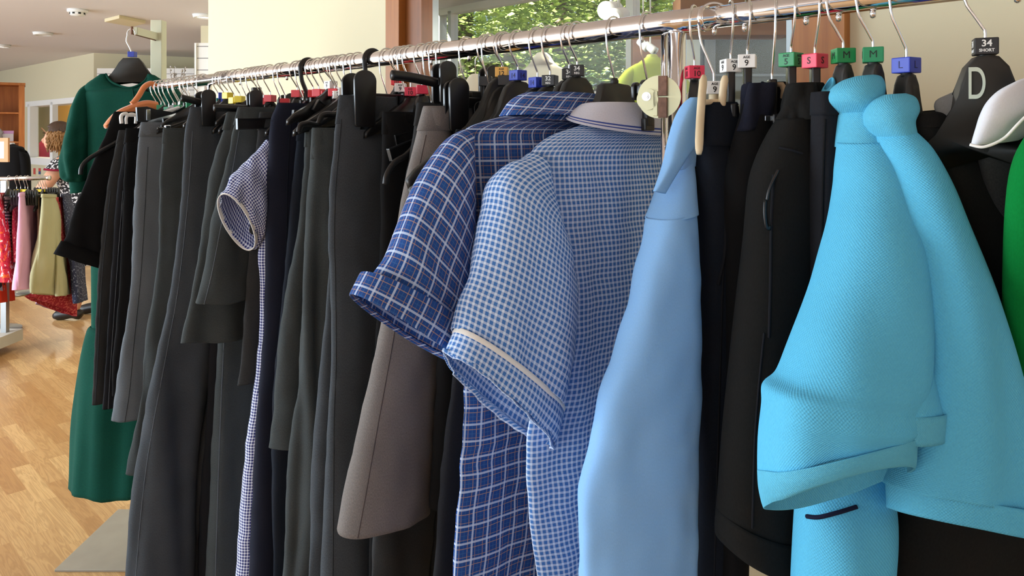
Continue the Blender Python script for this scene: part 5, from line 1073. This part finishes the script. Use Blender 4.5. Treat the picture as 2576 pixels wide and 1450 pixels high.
legs('trousers', 'grey-green trousers with a wide waistband and many folds, left of the widest charcoal pair', 905, [(788, 325), (785, 370), (784, 430), (774, 560), (762, 700), (755, 850), (745, 1000), (737, 1150), (727, 1300), (714, 1462)], (.12, .14), (.022, .04), 'charcoal_green', 'trousers', G1, fold=.017, ff=30, seed=16, band=.06)
legs('trousers', 'slim dark trousers squeezed between the folded grey-green and widest charcoal pairs', 950, [(845, 330), (838, 500), (826, 700), (812, 900), (800, 1100), (786, 1300), (772, 1462)], (.1, .12), (.016, .022), 'charcoal', 'trousers', G1, fold=.008, seed=17)
legs('trousers', 'widest charcoal trousers held by the glossy black clip, with slanted pocket', 1016, [(855, 243), (846, 300), (838, 380), (829, 480), (825, 600), (827, 700), (828, 900), (822, 1050), (820, 1200), (817, 1462)], (.15, .16), (.013, .036), 'charcoal', 'trousers', G1, fold=.009, ff=16, seed=18, band=.05, loops=2, crease=((.04, 'dark_grey'),))
f16 = Fr(1016); tw = [o for o in bpy.data.objects if o.get('label', '').startswith('widest charcoal')][0]
seam('pocket_edge', [f16.pt(962, 388, .028), f16.pt(985, 450, .034), f16.pt(1012, 520, .036), f16.pt(1030, 560, .036)], 'dark_grey', tw, .0018)
legs('trousers', 'black trousers with a rounded waistband beside the drooping tube hanger tip', 1075, [(965, 285), (962, 400), (958, 600), (950, 800), (945, 1000), (940, 1250), (930, 1462)], (.14, .14), (.018, .022), 'black_twill', 'trousers', G1, fold=.005, seed=19)
legs('trousers', 'slate-grey trousers whose edge shows left of the taupe trousers', 1130, [(1052, 262), (1038, 360), (1022, 470), (1010, 600), (990, 800), (968, 1000), (950, 1200), (937, 1380), (932, 1462)], (.12, .13), (.016, .02), 'dark_grey', 'trousers', G1, fold=.005, seed=20)
legs('trousers', 'taupe brown-grey trousers flaring to a curved hem, below the plaid sleeve', 1196, [(1070, 271), (1052, 340), (1030, 430), (1008, 540), (988, 660), (965, 820), (940, 950), (913, 1080), (885, 1220), (859, 1345)], [.055, .07, .09, .105, .115, .125, .135, .145, .155, .16], [.022, .024, .026, .028, .03, .032, .034, .038, .042, .046], 'taupe', 'trousers', G1, hem_rise=-.008, fold=.004, ff=12, seed=21, crease=((.075, 'taupe_seam'),), second=True, sq=2.0)
legs('shorts', 'black shorts with a curved hem showing right of the taupe trousers', 1262, [(1150, 330), (1132, 500), (1120, 700), (1108, 900), (1098, 1100), (1086, 1282)], (.13, .15), (.016, .024), 'black_twill', 'shorts', G1, hem_rise=-.03, fold=.004, seed=22)
legs('trousers', 'black-green trousers at the bottom between the taupe trousers and the plaid dress', 1310, [(1190, 330), (1170, 600), (1150, 850), (1125, 1100), (1105, 1300), (1092, 1462)], (.14, .15), (.016, .022), 'near_black', 'trousers', G1, fold=.004, seed=23)
# plaid dress
t, f = dress_body('plaid_dress', 'navy blue dress with white and tan check, shirt collar and turned-back sleeve', 'dress', 1446, [(1345, 268), (1300, 286), (1225, 304), (1168, 328), (1160, 380), (1163, 500), (1166, 700), (1162, 930), (1155, 1100), (1148, 1250), (1139, 1464)], [-.07, -.1, -.15, -.19, -.2, -.2, -.21, -.24, -.27, -.3, -.33], [.016, .02, .023, .027, .033, .037, .039, .038, .037, .037, .037], 'navy_check', 'dress_body', fold=.007, ff=15, seed=5, sq=2.2)
sleeve(t, f, [((1172, 326), (1166, 372), .02), ((1132, 350), (1167, 470), .034), ((1092, 402), (1168, 575), .042), ((1050, 474), (1166, 675), .044), ((1013, 564), (1160, 755), .044), ((982, 648), (1154, 808), .044), ((946, 705), (1149, 838), .042)], 'navy_check', fold=.005, ff=24, seed=6)
sleeve(t, f, [((922, 683), (1153, 826), .050, 0, .004), ((919, 690), (1152, 838), .051), ((905, 720), (1147, 882), .051), ((894, 744), (1139, 914), .048), ((908, 738), (1137, 900), .044)], 'navy_check', 'cuff', k=20, fold=.002, seed=2)
def ringr(f, rows): return [(f.pt(*r[0], r[3] if len(r) > 3 else 0), f.pt(*r[1], r[3] if len(r) > 3 else 0), r[2], 0., r[4] if len(r) > 4 else 0.) for r in rows]
cloth('collar_stand', ringr(f, [((1345, 246), (1478, 250), .034), ((1320, 275), (1495, 280), .042, 0, -.004), ((1300, 292), (1510, 300), .048, 0, -.006)]), 'navy_check', t, 44, 12, 2.0)
cloth('collar', ringr(f, [((1350, 238), (1480, 244), .034), ((1338, 231), (1488, 240), .038), ((1312, 244), (1496, 254), .045, 0, -.003), ((1290, 266), (1504, 278), .051, 0, -.006), ((1272, 289), (1512, 298), .056, 0, .002)]), 'navy_check', t, 48, 20, 2.0, fold=.002, ff=30, seed=3)
# pale gingham dress
t, f = dress_body('gingham_dress', 'pale blue gingham dress with a grey-white striped knit collar', 'dress', 1545, [(1482, 306), (1440, 324), (1400, 340), (1350, 376), (1338, 430), (1345, 560), (1355, 760), (1340, 960), (1322, 1100), (1323, 1250), (1333, 1350), (1346, 1464)], [-.075, -.1, -.13, -.17, -.19, -.2, -.2, -.22, -.24, -.26, -.27, -.28], [.02, .024, .028, .033, .039, .044, .045, .043, .041, .039, .038, .038], 'pale_gingham', 'dress_body', fold=.010, ff=20, seed=7, n=72, k=72, sq=2.1)
sleeve(t, f, [((1345, 384), (1360, 440), .022, .01), ((1296, 412), (1378, 540), .036, .01), ((1256, 442), (1396, 610), .045, .01), ((1236, 520), (1414, 690), .05, .01), ((1219, 610), (1428, 780), .052, .01), ((1199, 700), (1432, 870), .052, .01), ((1175, 772), (1424, 960), .05, .01), ((1158, 830), (1398, 1032), .047, .01)], 'pale_gingham', fold=.007, ff=22, seed=8, wr=.0015)
sleeve(t, f, [((1160, 826), (1400, 1028), .0485, .01), ((1157, 831), (1398, 1034), .0495, .01), ((1154, 838), (1394, 1041), .0485, .01)], 'piping_white', 'piping', k=8)
sleeve(t, f, [((1157, 833), (1397, 1036), .048, .01), ((1150, 850), (1390, 1056), .05, .01), ((1140, 874), (1378, 1088), .051, .01), ((1133, 893), (1366, 1116), .05, .01)], 'pale_gingham', 'cuff', k=16, fold=.003, ff=30, seed=9)
sleeve(t, f, [((1140, 888), (1366, 1104), .045, .01), ((1136, 898), (1362, 1122), .047, .01)], 'pale_gingham', 'sleeve_frill', k=8, fold=.008, ff=90, seed=10, ramp=3)
cloth('collar', ringr(f, [((1488, 276), (1632, 282), .040), ((1484, 258), (1640, 272), .044, 0, .002), ((1470, 272), (1652, 290), .050, 0, -.004), ((1456, 292), (1664, 308), .056, 0, -.010), ((1446, 308), (1672, 324), .060, 0, -.014)]), 'striped_collar', t, 48, 24, 2.0)

# ---------------------------------------------------------------- the near end: lofts with real depth along the aisle
def srows(rows):
    """(left px, right px, near depth, far depth, half thickness[, tilt])"""
    rows = list(rows)
    if rows[-1][0][1] >= 1465:
        a_, b_ = rows[-2], rows[-1]; k_ = 280/(b_[0][1]-a_[0][1]); ex = lambda i: (b_[i][0]+(b_[i][0]-a_[i][0])*k_, b_[i][1]+280)
        rows.append((ex(0), ex(1))+tuple(b_[2:]))
    return [(P(*r[0], r[2]), P(*r[1], r[3]), r[4], 0., r[5] if len(r) > 5 else 0.) for r in rows]
AW = (-.55, .84, 0)      # roughly away from the viewer
# pale blue shirt
t = thing('shirt', 'pale blue long-sleeved cotton shirt with open collar, left of the wooden clamp hanger', 'shirt', P(1620, 1470, .9))
cloth('shirt_body', srows([((1712, 330), (1762, 320), .99, 1.0, .018), ((1700, 400), (1764, 390), .98, 1.0, .024), ((1690, 500), (1768, 490), .97, .99, .028), ((1686, 700), (1772, 700), .97, .99, .03), ((1680, 1000), (1774, 1000), .97, .99, .032), ((1676, 1470), (1776, 1470), .97, .99, .034)]), 'pale_blue', t, 40, 40, ax=AW, fold=.006, ff=20, seed=3)
cloth('yoke', srows([((1712, 372), (1740, 360), .965, .98, .012), ((1696, 410), (1727, 400), .952, .965, .018), ((1674, 470), (1729, 450), .935, .955, .024), ((1656, 525), (1731, 505), .918, .942, .029), ((1644, 557), (1733, 533), .906, .934, .031)]), 'pale_blue', t, 40, 24, ax=AW)
cloth('sleeve', srows([((1646, 552), (1733, 528), .90, .93, .026), ((1638, 585), (1737, 570), .895, .925, .028), ((1620, 655), (1743, 650), .885, .92, .03), ((1598, 730), (1747, 730), .88, .915, .03), ((1560, 860), (1750, 860), .872, .91, .03), ((1520, 990), (1751, 990), .865, .905, .03), ((1490, 1120), (1750, 1120), .86, .9, .03), ((1465, 1208), (1749, 1210), .855, .9, .03), ((1458, 1262), (1748, 1262), .853, .9, .03), ((1461, 1350), (1747, 1350), .85, .9, .03), ((1462, 1475), (1747, 1475), .85, .9, .03)]), 'pale_blue', t, 60, 60, ax=AW, fold=.0022, ff=40, seed=4, drape=.12, wr=.0012, sq=2.6)
cl_ = cloth('collar', srows([((1742, 245), (1759, 245), .945, .965, .005), ((1724, 266), (1759, 256), .936, .962, .010), ((1704, 306), (1759, 288), .925, .958, .012), ((1688, 356), (1758, 338), .915, .948, .012), ((1675, 408), (1724, 392), .906, .924, .010), ((1659, 450), (1697, 440), .90, .912, .007), ((1645, 481), (1672, 488), .896, .903, .004)]), 'pale_blue', t, 36, 40, ax=AW, sq=3.2, cap=True)
cloth('collar_stand', srows([((1712, 330), (1752, 322), .955, .975, .012), ((1694, 400), (1742, 385), .945, .965, .016), ((1690, 428), (1738, 416), .94, .962, .016)]), 'pale_blue', t, 30, 12, ax=AW)

# navy trousers on the wooden clamp
t = thing('trousers', 'navy trousers with a square waistband, gripped by the wooden clamp hanger', 'trousers', P(1800, 1470, .93), group=None)
cl_ = cloth('trouser_leg', srows([((1768, 268), (1846, 268), .962, .985, .018), ((1758, 330), (1850, 330), .958, .985, .022), ((1752, 372), (1852, 372), .955, .985, .024), ((1749, 400), (1852, 410), .95, .98, .025), ((1756, 470), (1853, 480), .945, .98, .026), ((1757, 620), (1855, 640), .94, .975, .027), ((1756, 900), (1852, 920), .935, .97, .028), ((1750, 1200), (1840, 1200), .93, .965, .028), ((1744, 1475), (1832, 1475), .93, .965, .03)]), 'navy_dark', t, 48, 56, ax=AW, sq=3.2, fold=.004, ff=18, seed=5)
cloth('waistband', srows([((1768, 264), (1842, 264), .961, .98, .018), ((1767, 266), (1842, 266), .9605, .98, .02), ((1756, 366), (1846, 368), .9535, .98, .0255)]), 'navy_dark', t, 40, 8, ax=AW, sq=3.4)
seam('pocket_edge', [P(1836, 480, .912), P(1826, 560, .907), P(1822, 640, .905), P(1806, 718, .902)], 'near_black', t, .002, on=cl_); seam('side_seam', [P(1832, 372, .92), P(1828, 500, .912), P(1818, 700, .904), P(1812, 900, .90), P(1803, 1200, .895), P(1796, 1470, .892)], 'near_black', t, .001, on=cl_)
t = thing('trousers', 'black elasticated trousers with a crumpled navy waist, right of the square-waisted navy pair', 'trousers', P(1850, 1470, .95))
cloth('waistband', srows([((1886, 210), (1944, 208), .93, .945, .014), ((1876, 216), (1948, 214), .928, .945, .018), ((1866, 270), (1940, 262), .926, .945, .018), ((1850, 330), (1915, 318), .925, .945, .014)]), 'navy_twill', t, 44, 16, ax=AW, fold=.006, ff=60, seed=6, ramp=9)
cloth('trouser_leg', srows([((1872, 262), (1944, 258), .926, .945, .012), ((1864, 300), (1940, 296), .925, .945, .0165), ((1846, 380), (1926, 380), .925, .945, .022), ((1832, 480), (1912, 480), .925, .945, .024), ((1828, 700), (1900, 700), .925, .945, .025), ((1820, 1000), (1880, 1000), .925, .945, .025), ((1800, 1475), (1860, 1475), .925, .945, .025)]), 'black_twill', t, 40, 44, ax=AW, fold=.006, ff=22, seed=7)
t = thing('belt_trousers', 'black trousers with a tan waist lining and small metal clasp, behind the joggers', 'trousers', P(1970, 1200, .96))
cloth('waistband', srows([((1950, 206), (1985, 206), .955, .965, .012), ((1944, 250), (1984, 250), .953, .965, .014), ((1930, 330), (1980, 330), .95, .96, .016)]), 'black_twill', t, 30, 10, ax=AW)
cloth('trouser_leg', srows([((1934, 320), (1980, 320), .95, .96, .014), ((1905, 480), (1970, 480), .95, .96, .016), ((1890, 800), (1960, 800), .95, .96, .018), ((1880, 1200), (1950, 1200), .95, .96, .018)]), 'black_twill', t, 30, 30, ax=AW)
fabric('tan_lining', rgb(176, 150, 120), .15); bm = bmesh.new(); sweep(bm, [P(1948, 212, .938), P(1966, 213, .936), P(1974, 226, .936), P(1972, 248, .938)], .0025, 8, flat=2, fdir=(.7, -.7, 0)); mesh_obj('waist_lining', bm, 'tan_lining', t, world=True)
bm = bmesh.new(); bx(bm, P(1932, 298, .92), (.009, .004, .007), None, .001); mesh_obj('clasp', bm, 'chrome_worn', t, world=True, smooth=False)
# joggers / sports shorts
t = thing('shorts', 'long black sports shorts with gathered elastic waist and zip pocket', 'shorts', P(1905, 1420, .84))
cloth('waistband', srows([((1996, 212), (2046, 212), .886, .90, .014), ((1988, 219), (2056, 218), .884, .90, .018), ((1976, 262), (2054, 262), .88, .90, .021), ((1966, 302), (2052, 302), .876, .90, .022)]), 'black_knit', t, 56, 24, ax=AW, fold=.006, ff=70, seed=8, ramp=9, drape=.02)
cl_ = cloth('shorts_leg', srows([((1968, 298), (2052, 298), .876, .90, .021), ((1944, 340), (2056, 340), .872, .9, .026), ((1916, 400), (2056, 400), .868, .9, .03), ((1898, 470), (2054, 470), .864, .9, .033), ((1884, 610), (2050, 610), .858, .895, .034), ((1864, 760), (2040, 760), .852, .89, .035), ((1846, 900), (2030, 900), .848, .885, .035), ((1831, 1080), (2010, 1080), .842, .88, .035), ((1823, 1250), (2000, 1260), .838, .875, .035), ((1820, 1352), (1992, 1400), .835, .872, .035, .008), ((1826, 1372), (1990, 1420), .835, .872, .034, .01)]), 'black_knit', t, 56, 60, ax=AW, fold=.004, ff=20, seed=9)
cloth('hem_band', srows([((1821, 1298), (1994, 1338), .8335, .8735, .0365, .008), ((1818, 1352), (1992, 1398), .8325, .8735, .0375, .01), ((1826, 1376), (1988, 1424), .834, .872, .036, .011)]), 'black_knit', t, 48, 10, ax=AW)
bm = bmesh.new(); sweep(bm, cat([P(1958, 428, .846), P(1944, 455, .843), P(1934, 480, .842), P(1929, 505, .842)], 14), .0018, 8); sweep(bm, cat([P(1926, 503, .842), P(1925, 535, .84), P(1929, 570, .84), P(1938, 574, .841)], 10), .003, 8, flat=.5, fdir=(.5, -.8, 0)); mesh_obj('zip_puller', bm, 'black_plastic', t, world=True)
seam('zip', [P(1946, 440, .846), P(1940, 560, .841), P(1938, 700, .834), P(1934, 850, .829)], 'near_black', t, .0016, on=cl_)
seam('side_seam', [P(1922, 838, .829), P(1908, 980, .824), P(1898, 1120, .82), P(1892, 1330, .814)], 'near_black', t, .0012, on=cl_); seam('pocket_hem', [P(1960, 372, .853), P(1990, 378, .855), P(2018, 386, .86)], 'near_black', t, .0016, on=cl_)
# flat black trousers
t = thing('trousers', 'flat-folded black dress trousers with a straight top edge, left of the turquoise polo shirts', 'trousers', P(2080, 1300, .85))
cl_ = cloth('trouser_leg', srows([((2054, 236), (2137, 236), .85, .862, .010), ((2052, 250), (2139, 250), .848, .862, .013), ((2052, 380), (2136, 380), .846, .862, .016), ((2048, 600), (2128, 600), .845, .86, .018), ((2044, 900), (2110, 900), .845, .86, .018), ((2030, 1290), (2080, 1290), .845, .86, .018)]), 'near_black', t, 44, 44, ax=AW, sq=3.6, fold=.002, seed=10)
cloth('waistband', srows([((2053, 233), (2139, 233), .8485, .862, .012), ((2051, 236), (2140, 236), .847, .862, .0145), ((2050, 290), (2139, 290), .8465, .862, .0155)]), 'near_black', t, 44, 8, ax=AW, sq=3.8)
seam('crease', [P(2076, 300, .83), P(2072, 420, .827), P(2068, 600, .825), P(2060, 800, .825)], 'black_twill', t, .0012, on=cl_)
# turquoise mesh sports top behind, on the left green M hanger
t = thing('sports_top', 'turquoise mesh sports top showing below the first polo sleeve', 'top', P(2110, 1470, .78))
cloth('collar', srows([((2076, 226), (2094, 194), .874, .878, .004), ((2069, 236), (2098, 204), .873, .878, .006), ((2068, 262), (2100, 250), .873, .878, .008)]), 'turquoise_rib', t, 24, 10, ax=AW)
mesh_top = cloth('top_body', srows([((2068, 255), (2100, 245), .872, .877, .008), ((2062, 420), (2118, 420), .868, .874, .009), ((2050, 700), (2140, 700), .862, .87, .01), ((2034, 1000), (2180, 1000), .835, .85, .014), ((2020, 1180), (2215, 1160), .80, .82, .03), ((2014, 1300), (2226, 1280), .78, .80, .045), ((2012, 1475), (2208, 1475), .77, .79, .05)]), 'turquoise_knit', t, 48, 48, ax=AW, fold=.004, seed=11)
seam('dark_edging', [P(2030, 1300, .736), P(2060, 1302, .73), P(2110, 1290, .727), P(2155, 1276, .732)], 'trim_navy', t, .0022, on=mesh_top)
# first turquoise polo shirt
t = thing('polo_shirt', 'turquoise polo shirt with wide ribbed cuff, hanging in front of the black sports shorts', 'polo shirt', P(2120, 1285, .7))
cloth('collar', srows([((2160, 192), (2190, 188), .835, .845, .008), ((2132, 205), (2200, 193), .828, .848, .018), ((2112, 228), (2200, 214), .822, .848, .026), ((2112, 255), (2192, 245), .82, .846, .028), ((2136, 284), (2187, 277), .824, .842, .025), ((2140, 290), (2185, 283), .826, .84, .022)]), 'turquoise_rib', t, 48, 32, ax=AW, cap=True)
cloth('neck_band', srows([((2139, 280), (2188, 274), .823, .84, .024), ((2137, 330), (2210, 322), .815, .838, .028), ((2136, 372), (2228, 366), .806, .832, .032)]), 'turquoise_rib', t, 40, 14, ax=AW, fold=.002, ff=40)
cloth('sleeve', srows([((2137, 360), (2226, 352), .806, .832, .03), ((2138, 420), (2244, 414), .79, .82, .036), ((2138, 480), (2258, 474), .776, .81, .04), ((2122, 572), (2276, 562), .756, .795, .046), ((2097, 655), (2288, 645), .742, .785, .05), ((2060, 780), (2298, 780), .724, .77, .054), ((2022, 895), (2296, 900), .708, .755, .056), ((1990, 958), (2290, 975), .70, .745, .056), ((1950, 990), (2284, 1010), .692, .74, .056), ((1949, 1045), (2276, 1050), .689, .735, .056), ((1941, 1110), (2266, 1085), .686, .73, .055, -.014), ((1937, 1196), (2258, 1108), .683, .728, .053, -.027)]), 'turquoise_knit', t, 64, 72, ax=AW, fold=.005, ff=22, seed=12, drape=.2)
cloth('cuff', srows([((1936, 1188), (2260, 1100), .6815, .7285, .0545, -.026), ((1939, 1222), (2256, 1138), .681, .728, .0545, -.031), ((1946, 1250), (2254, 1182), .682, .727, .053, -.036), ((1952, 1262), (2251, 1204), .683, .726, .051, -.040)]), 'turquoise_rib', t, 60, 20, ax=AW, fold=.002, seed=13)
cloth('shirt_body', srows([((2196, 380), (2244, 376), .80, .83, .014), ((2205, 480), (2262, 474), .785, .815, .016), ((2214, 600), (2290, 596), .76, .79, .018), ((2220, 760), (2312, 760), .73, .76, .018), ((2226, 900), (2334, 900), .705, .735, .018), ((2232, 990), (2352, 990), .692, .722, .018), ((2236, 1046), (2362, 1034), .686, .716, .018)]), 'turquoise_knit', t, 44, 40, ax=AW, fold=.003, seed=14)
cloth('hem_band', srows([((2236, 1038), (2363, 1030), .6855, .7165, .019), ((2238, 1112), (2357, 1099), .6855, .7155, .019)]), 'turquoise_rib', t, 40, 6, ax=AW)
# second turquoise polo shirt
t = thing('polo_shirt', 'second turquoise polo shirt, under the blue L cube, running off the right edge', 'polo shirt', P(2400, 1340, .66))
cloth('collar', srows([((2232, 238), (2272, 235), .80, .81, .008), ((2208, 254), (2288, 246), .795, .812, .018), ((2197, 282), (2288, 276), .79, .81, .025), ((2199, 312), (2274, 304), .788, .806, .025), ((2220, 346), (2274, 330), .788, .802, .024), ((2226, 352), (2272, 336), .79, .80, .022)]), 'turquoise_rib', t, 48, 32, ax=AW, cap=True)
cloth('sleeve', srows([((2224, 342), (2275, 327), .786, .80, .022), ((2230, 372), (2306, 366), .778, .798, .028), ((2246, 420), (2334, 420), .768, .79, .032), ((2262, 480), (2356, 480), .756, .782, .036), ((2276, 560), (2380, 560), .742, .772, .04), ((2288, 640), (2404, 640), .738, .772, .043), ((2298, 760), (2450, 760), .73, .77, .045), ((2304, 900), (2508, 900), .725, .768, .045), ((2300, 1040), (2566, 1040), .722, .766, .044), ((2280, 1150), (2612, 1150), .72, .764, .044), ((2252, 1225), (2650, 1290), .718, .762, .044, -.006)]), 'turquoise_knit', t, 64, 64, ax=AW, fold=.006, ff=20, seed=15, drape=.2)
cloth('cuff', srows([((2250, 1218), (2652, 1282), .7172, .7625, .0455, -.006), ((2252, 1285), (2650, 1362), .718, .762, .0445, -.008)]), 'turquoise_knit', t, 60, 8, ax=AW, fold=.001)
# black sweatshirt
t = thing('sweatshirt', 'black sweatshirt with a ribbed neckline between the second polo shirt and the white T-shirt', 'sweatshirt', P(2420, 1480, .82))
cloth('neck_rib', srows([((2298, 283), (2390, 275), .806, .815, .010), ((2288, 290), (2404, 282), .803, .815, .018), ((2286, 322), (2424, 314), .80, .815, .024)]), 'black_knit', t, 48, 12, ax=AW, fold=.001, ff=80)
cloth('shirt_body', srows([((2287, 314), (2422, 308), .80, .815, .022), ((2298, 360), (2456, 362), .80, .818, .03), ((2316, 440), (2494, 450), .80, .822, .035), ((2340, 560), (2540, 560), .803, .828, .038), ((2350, 700), (2580, 700), .808, .832, .04), ((2330, 950), (2620, 950), .812, .836, .04), ((2270, 1240), (2650, 1240), .815, .838, .04), ((2236, 1345), (2660, 1340), .815, .838, .04), ((2205, 1485), (2670, 1480), .815, .838, .04)]), 'black_knit', t, 56, 60, ax=AW, fold=.006, ff=16, seed=16)
# white T-shirt on the lettered hanger
t = thing('t_shirt', 'white T-shirt with a piped round neck hanging on the 34 SHORT hanger', 'T-shirt', P(2500, 1300, .76))
cloth('neck_inside', srows([((2424, 222), (2450, 226), .80, .795, .004), ((2388, 236), (2454, 240), .80, .79, .006), ((2352, 256), (2456, 262), .80, .787, .007), ((2360, 290), (2462, 296), .798, .782, .007), ((2428, 330), (2476, 336), .79, .775, .007), ((2444, 364), (2490, 372), .785, .77, .007)]), 'shaded_jersey', t, 30, 24, ax=AW)  # same white jersey, with the shade inside the neck put into its colour
cloth('shirt_front', srows([((2560, 204), (2760, 150), .735, .80, .006), ((2518, 228), (2750, 190), .733, .80, .012), ((2490, 258), (2740, 225), .733, .80, .016), ((2474, 292), (2730, 255), .734, .80, .018), ((2462, 326), (2700, 280), .736, .80, .016), ((2453, 350), (2640, 318), .739, .78, .013), ((2446, 366), (2560, 352), .742, .76, .008)]), 'white_jersey', t, 44, 30, ax=AW, cap=True)
seam('neck_piping', [P(2440, 364, .735), P(2470, 370, .728), P(2500, 362, .724), P(2530, 345, .722), P(2556, 318, .72), P(2580, 294, .72), P(2610, 270, .722)], 'piping_white', t, .0016)
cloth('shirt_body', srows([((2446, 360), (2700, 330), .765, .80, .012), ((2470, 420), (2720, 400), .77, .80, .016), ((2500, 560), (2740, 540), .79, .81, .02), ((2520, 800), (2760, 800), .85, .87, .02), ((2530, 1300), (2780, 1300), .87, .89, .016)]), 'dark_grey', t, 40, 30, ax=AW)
# green jumper at the right edge
t = thing('jumper', 'bright green jumper cut off by the right edge, in front of the white T-shirt', 'jumper', P(2640, 1480, .7))
cloth('jumper_body', srows([((2630, 280), (2780, 230), .70, .73, .012), ((2596, 340), (2800, 290), .695, .73, .02), ((2564, 410), (2820, 370), .695, .73, .028), ((2544, 510), (2830, 510), .70, .735, .03), ((2530, 700), (2840, 700), .72, .75, .03), ((2532, 900), (2850, 900), .77, .80, .03), ((2545, 1100), (2850, 1100), .80, .825, .03), ((2554, 1300), (2850, 1300), .805, .83, .03), ((2557, 1485), (2850, 1485), .805, .83, .03)]), 'bright_green', t, 48, 44, ax=AW, fold=.006, ff=14, seed=17)
for k_ in ('hook',):
    o_ = HOOKM; bpy.data.objects.remove(o_)
